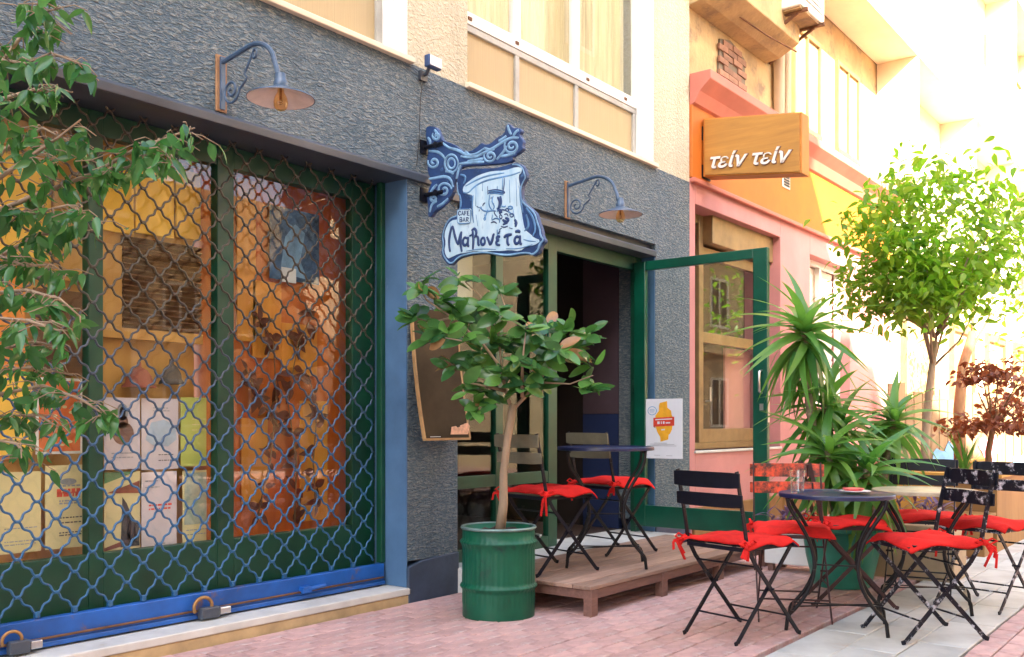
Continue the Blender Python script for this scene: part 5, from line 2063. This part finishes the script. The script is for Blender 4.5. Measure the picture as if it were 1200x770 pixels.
# ------------------------------------------------------------------ cream apartment building with balconies beyond
cb = thing('cream_building', 'sunlit cream apartment building with long balconies farther down the street', 'building', (20, 0, 0))
q = MB()
q.box(13.4, 34, .02, .5, 0, 16)
q.build('wall', M['cream_far'], cb)
for z in (5.75, 8.75, 11.75, 14.7):
    x0_ = 9.75 if z < 9 else 13.4
    pj = .5
    q = MB()
    q.box(x0_, 33.5, -pj, .02, z, z + .18)
    bal = q.build('balcony', M['cream_far'], cb, bevel=.01)
    for a in [x0_ + 3.1 + i * 3.2 for i in range(6)]:
        MB().box(a, a + .12, -pj + .02, .018, z - 2.8 if z > 6 else z - 1.6, z - .003).build('fin', M['cream_far'], cb)
    q = MB()
    for a in [x0_ + i * 3.2 for i in range(8)]:
        if a + 2.7 < 33.5:
            q.box(a, a + 2.7, -pj, -pj + .08, z + .18, z + 1.0)
    q.box(x0_, x0_ + .08, -pj + .08, .02, z + .18, z + 1.0)
    q.build('parapet', M['cream_far'], bal, bevel=.01)
    for a in [13.9 + i * 2.6 for i in range(7)]:
        q = MB()
        q.box(a, a + .08, -.04, .019, z + .2, z + 2.4)
        q.box(a + 1.12, a + 1.2, -.04, .019, z + .2, z + 2.4)
        q.box(a + .08, a + 1.12, -.04, .019, z + 2.32, z + 2.4)
        wq = q.build('window', M['bronze'], cb)
        q = MB().box(a + .08, a + 1.12, .0, .018, z + .2, z + 2.32)
        q.build('shutter', M['stained'], wq)
for a in (13.9, 16.6, 19.2, 21.8):
    q = MB()
    q.box(a, a + .1, -.05, .019, 0, 2.7)
    q.box(a + 1.5, a + 1.6, -.05, .019, 0, 2.7)
    q.box(a + .1, a + 1.5, -.05, .019, 2.55, 2.7)
    wq = q.build('shop_door', M['bronze'], cb)
    q = MB().box(a + .1, a + 1.5, .0, .018, 0, 2.55)
    q.build('door_panel', M['stained'], wq)
# board fence with graffiti behind the planters
fe = thing('board_fence', 'pale vertical board fence with blue and pink graffiti behind the planters', 'fence', (13.2, -.9, 0))
me = bpy.data.meshes.new('fence_board')
b = MB().box(-.07, .07, -.012, .012, 0, 1.45)
me.from_pydata([tuple(v) for v in b.v], [], b.f)
me.materials.append(M['fence'])
for i in range(22):
    p = Vector((12.6, -.25, 0)).lerp(Vector((14.6, -1.9, 0)), i / 21)
    piece('fence_board', me, fe, Matrix.Translation(p + Vector((0, 0, U(-.05, .05)))) @ Matrix.Rotation(math.atan2(-1.65, 2.0) + U(-.03, .03), 4, 'Z') @ Matrix.Diagonal((.82, 1, U(.9, 1.05), 1)))
q = MB()
for z in (.35, 1.1):
    q.bar((12.6, -.22, z), (14.6, -1.87, z), .03, .08)
q.build('fence_rail', M['fence'], fe)
for (f0, z0_, wd_, hh_, mt_) in ((.3, .5, .35, .5, 'graffiti'), (.55, .7, .3, .35, 'graffitipink'), (.75, .4, .3, .6, 'graffiti')):
    q = MB()
    p = Vector((12.6, -.25, 0)).lerp(Vector((14.6, -1.9, 0)), f0) + Vector((-.012, -.015, z0_))
    dx_ = Vector((2.0, -1.65, 0)).normalized()
    q.prism([p + dx_ * (wd_ * .5 * cos(a) * (1 + .3 * sin(3 * a))) + Vector((0, 0, hh_ * .5 * sin(a) * (1 + .3 * cos(5 * a)))) for a in [2 * pi * k / 24 for k in range(24)]], (-.004, -.005, 0))
    q.build('graffiti_patch', M[mt_], fe)


# ------------------------------------------------------------------ buildings across the street (behind the camera; they shade it and show in the glass)
def opposite(label, x0, x1, y, h, dep):
    t = thing('apartment_building', label, 'building', ((x0 + x1) / 2, y, 0))
    q = MB()
    q.box(x0, x1, y - dep, y, -.01, h)
    q.build('wall', M['opp'], t)
    z = .9
    while z + 1.6 < h:
        x = x0 + .8
        while x + 1.3 < x1:
            q = MB()
            q.box(x, x + 1.2, y, y + .06, z, z + .08)
            q.box(x, x + .08, y, y + .05, z + .08, z + 1.5)
            q.box(x + 1.12, x + 1.2, y, y + .05, z + .08, z + 1.5)
            q.box(x + .08, x + 1.12, y, y + .05, z + 1.42, z + 1.5)
            q.box(x + .56, x + .64, y, y + .04, z + .08, z + 1.42)
            wq = q.build('window', M['white'], t)
            q = MB().box(x + .08, x + 1.12, y + .002, y + .02, z + .08, z + 1.42)
            q.build('shutter', M['shutter'], wq)
            x += 2.6
        q = MB().box(x0, x1, y, y + .5, z + 2.15, z + 2.27)
        q.build('balcony', M['opp'], t)
        z += 3.0


opposite('tall ochre apartment block across the street behind the viewer', -14, 4.0, -8.0, 11.7, 8)
opposite('unseen lower ochre wing added behind the viewer to set the shade edge', 4.0, 5.4, -8.0, 10.0, 8)  # unseen wing, stepped down to place the sun's edge on the facade
opposite('unseen low ochre annex added behind the viewer to shade the ground', 5.4, 7.6, -8.0, 8.0, 8)  # unseen annex, added to keep the pavement farther along in shade
opposite('tall ochre block farther down the street on the opposite side', 17.5, 50, -8.5, 14, 8)
opposite('set back ochre block across the street farther along', 8, 34, -22.0, 8.5, 8)
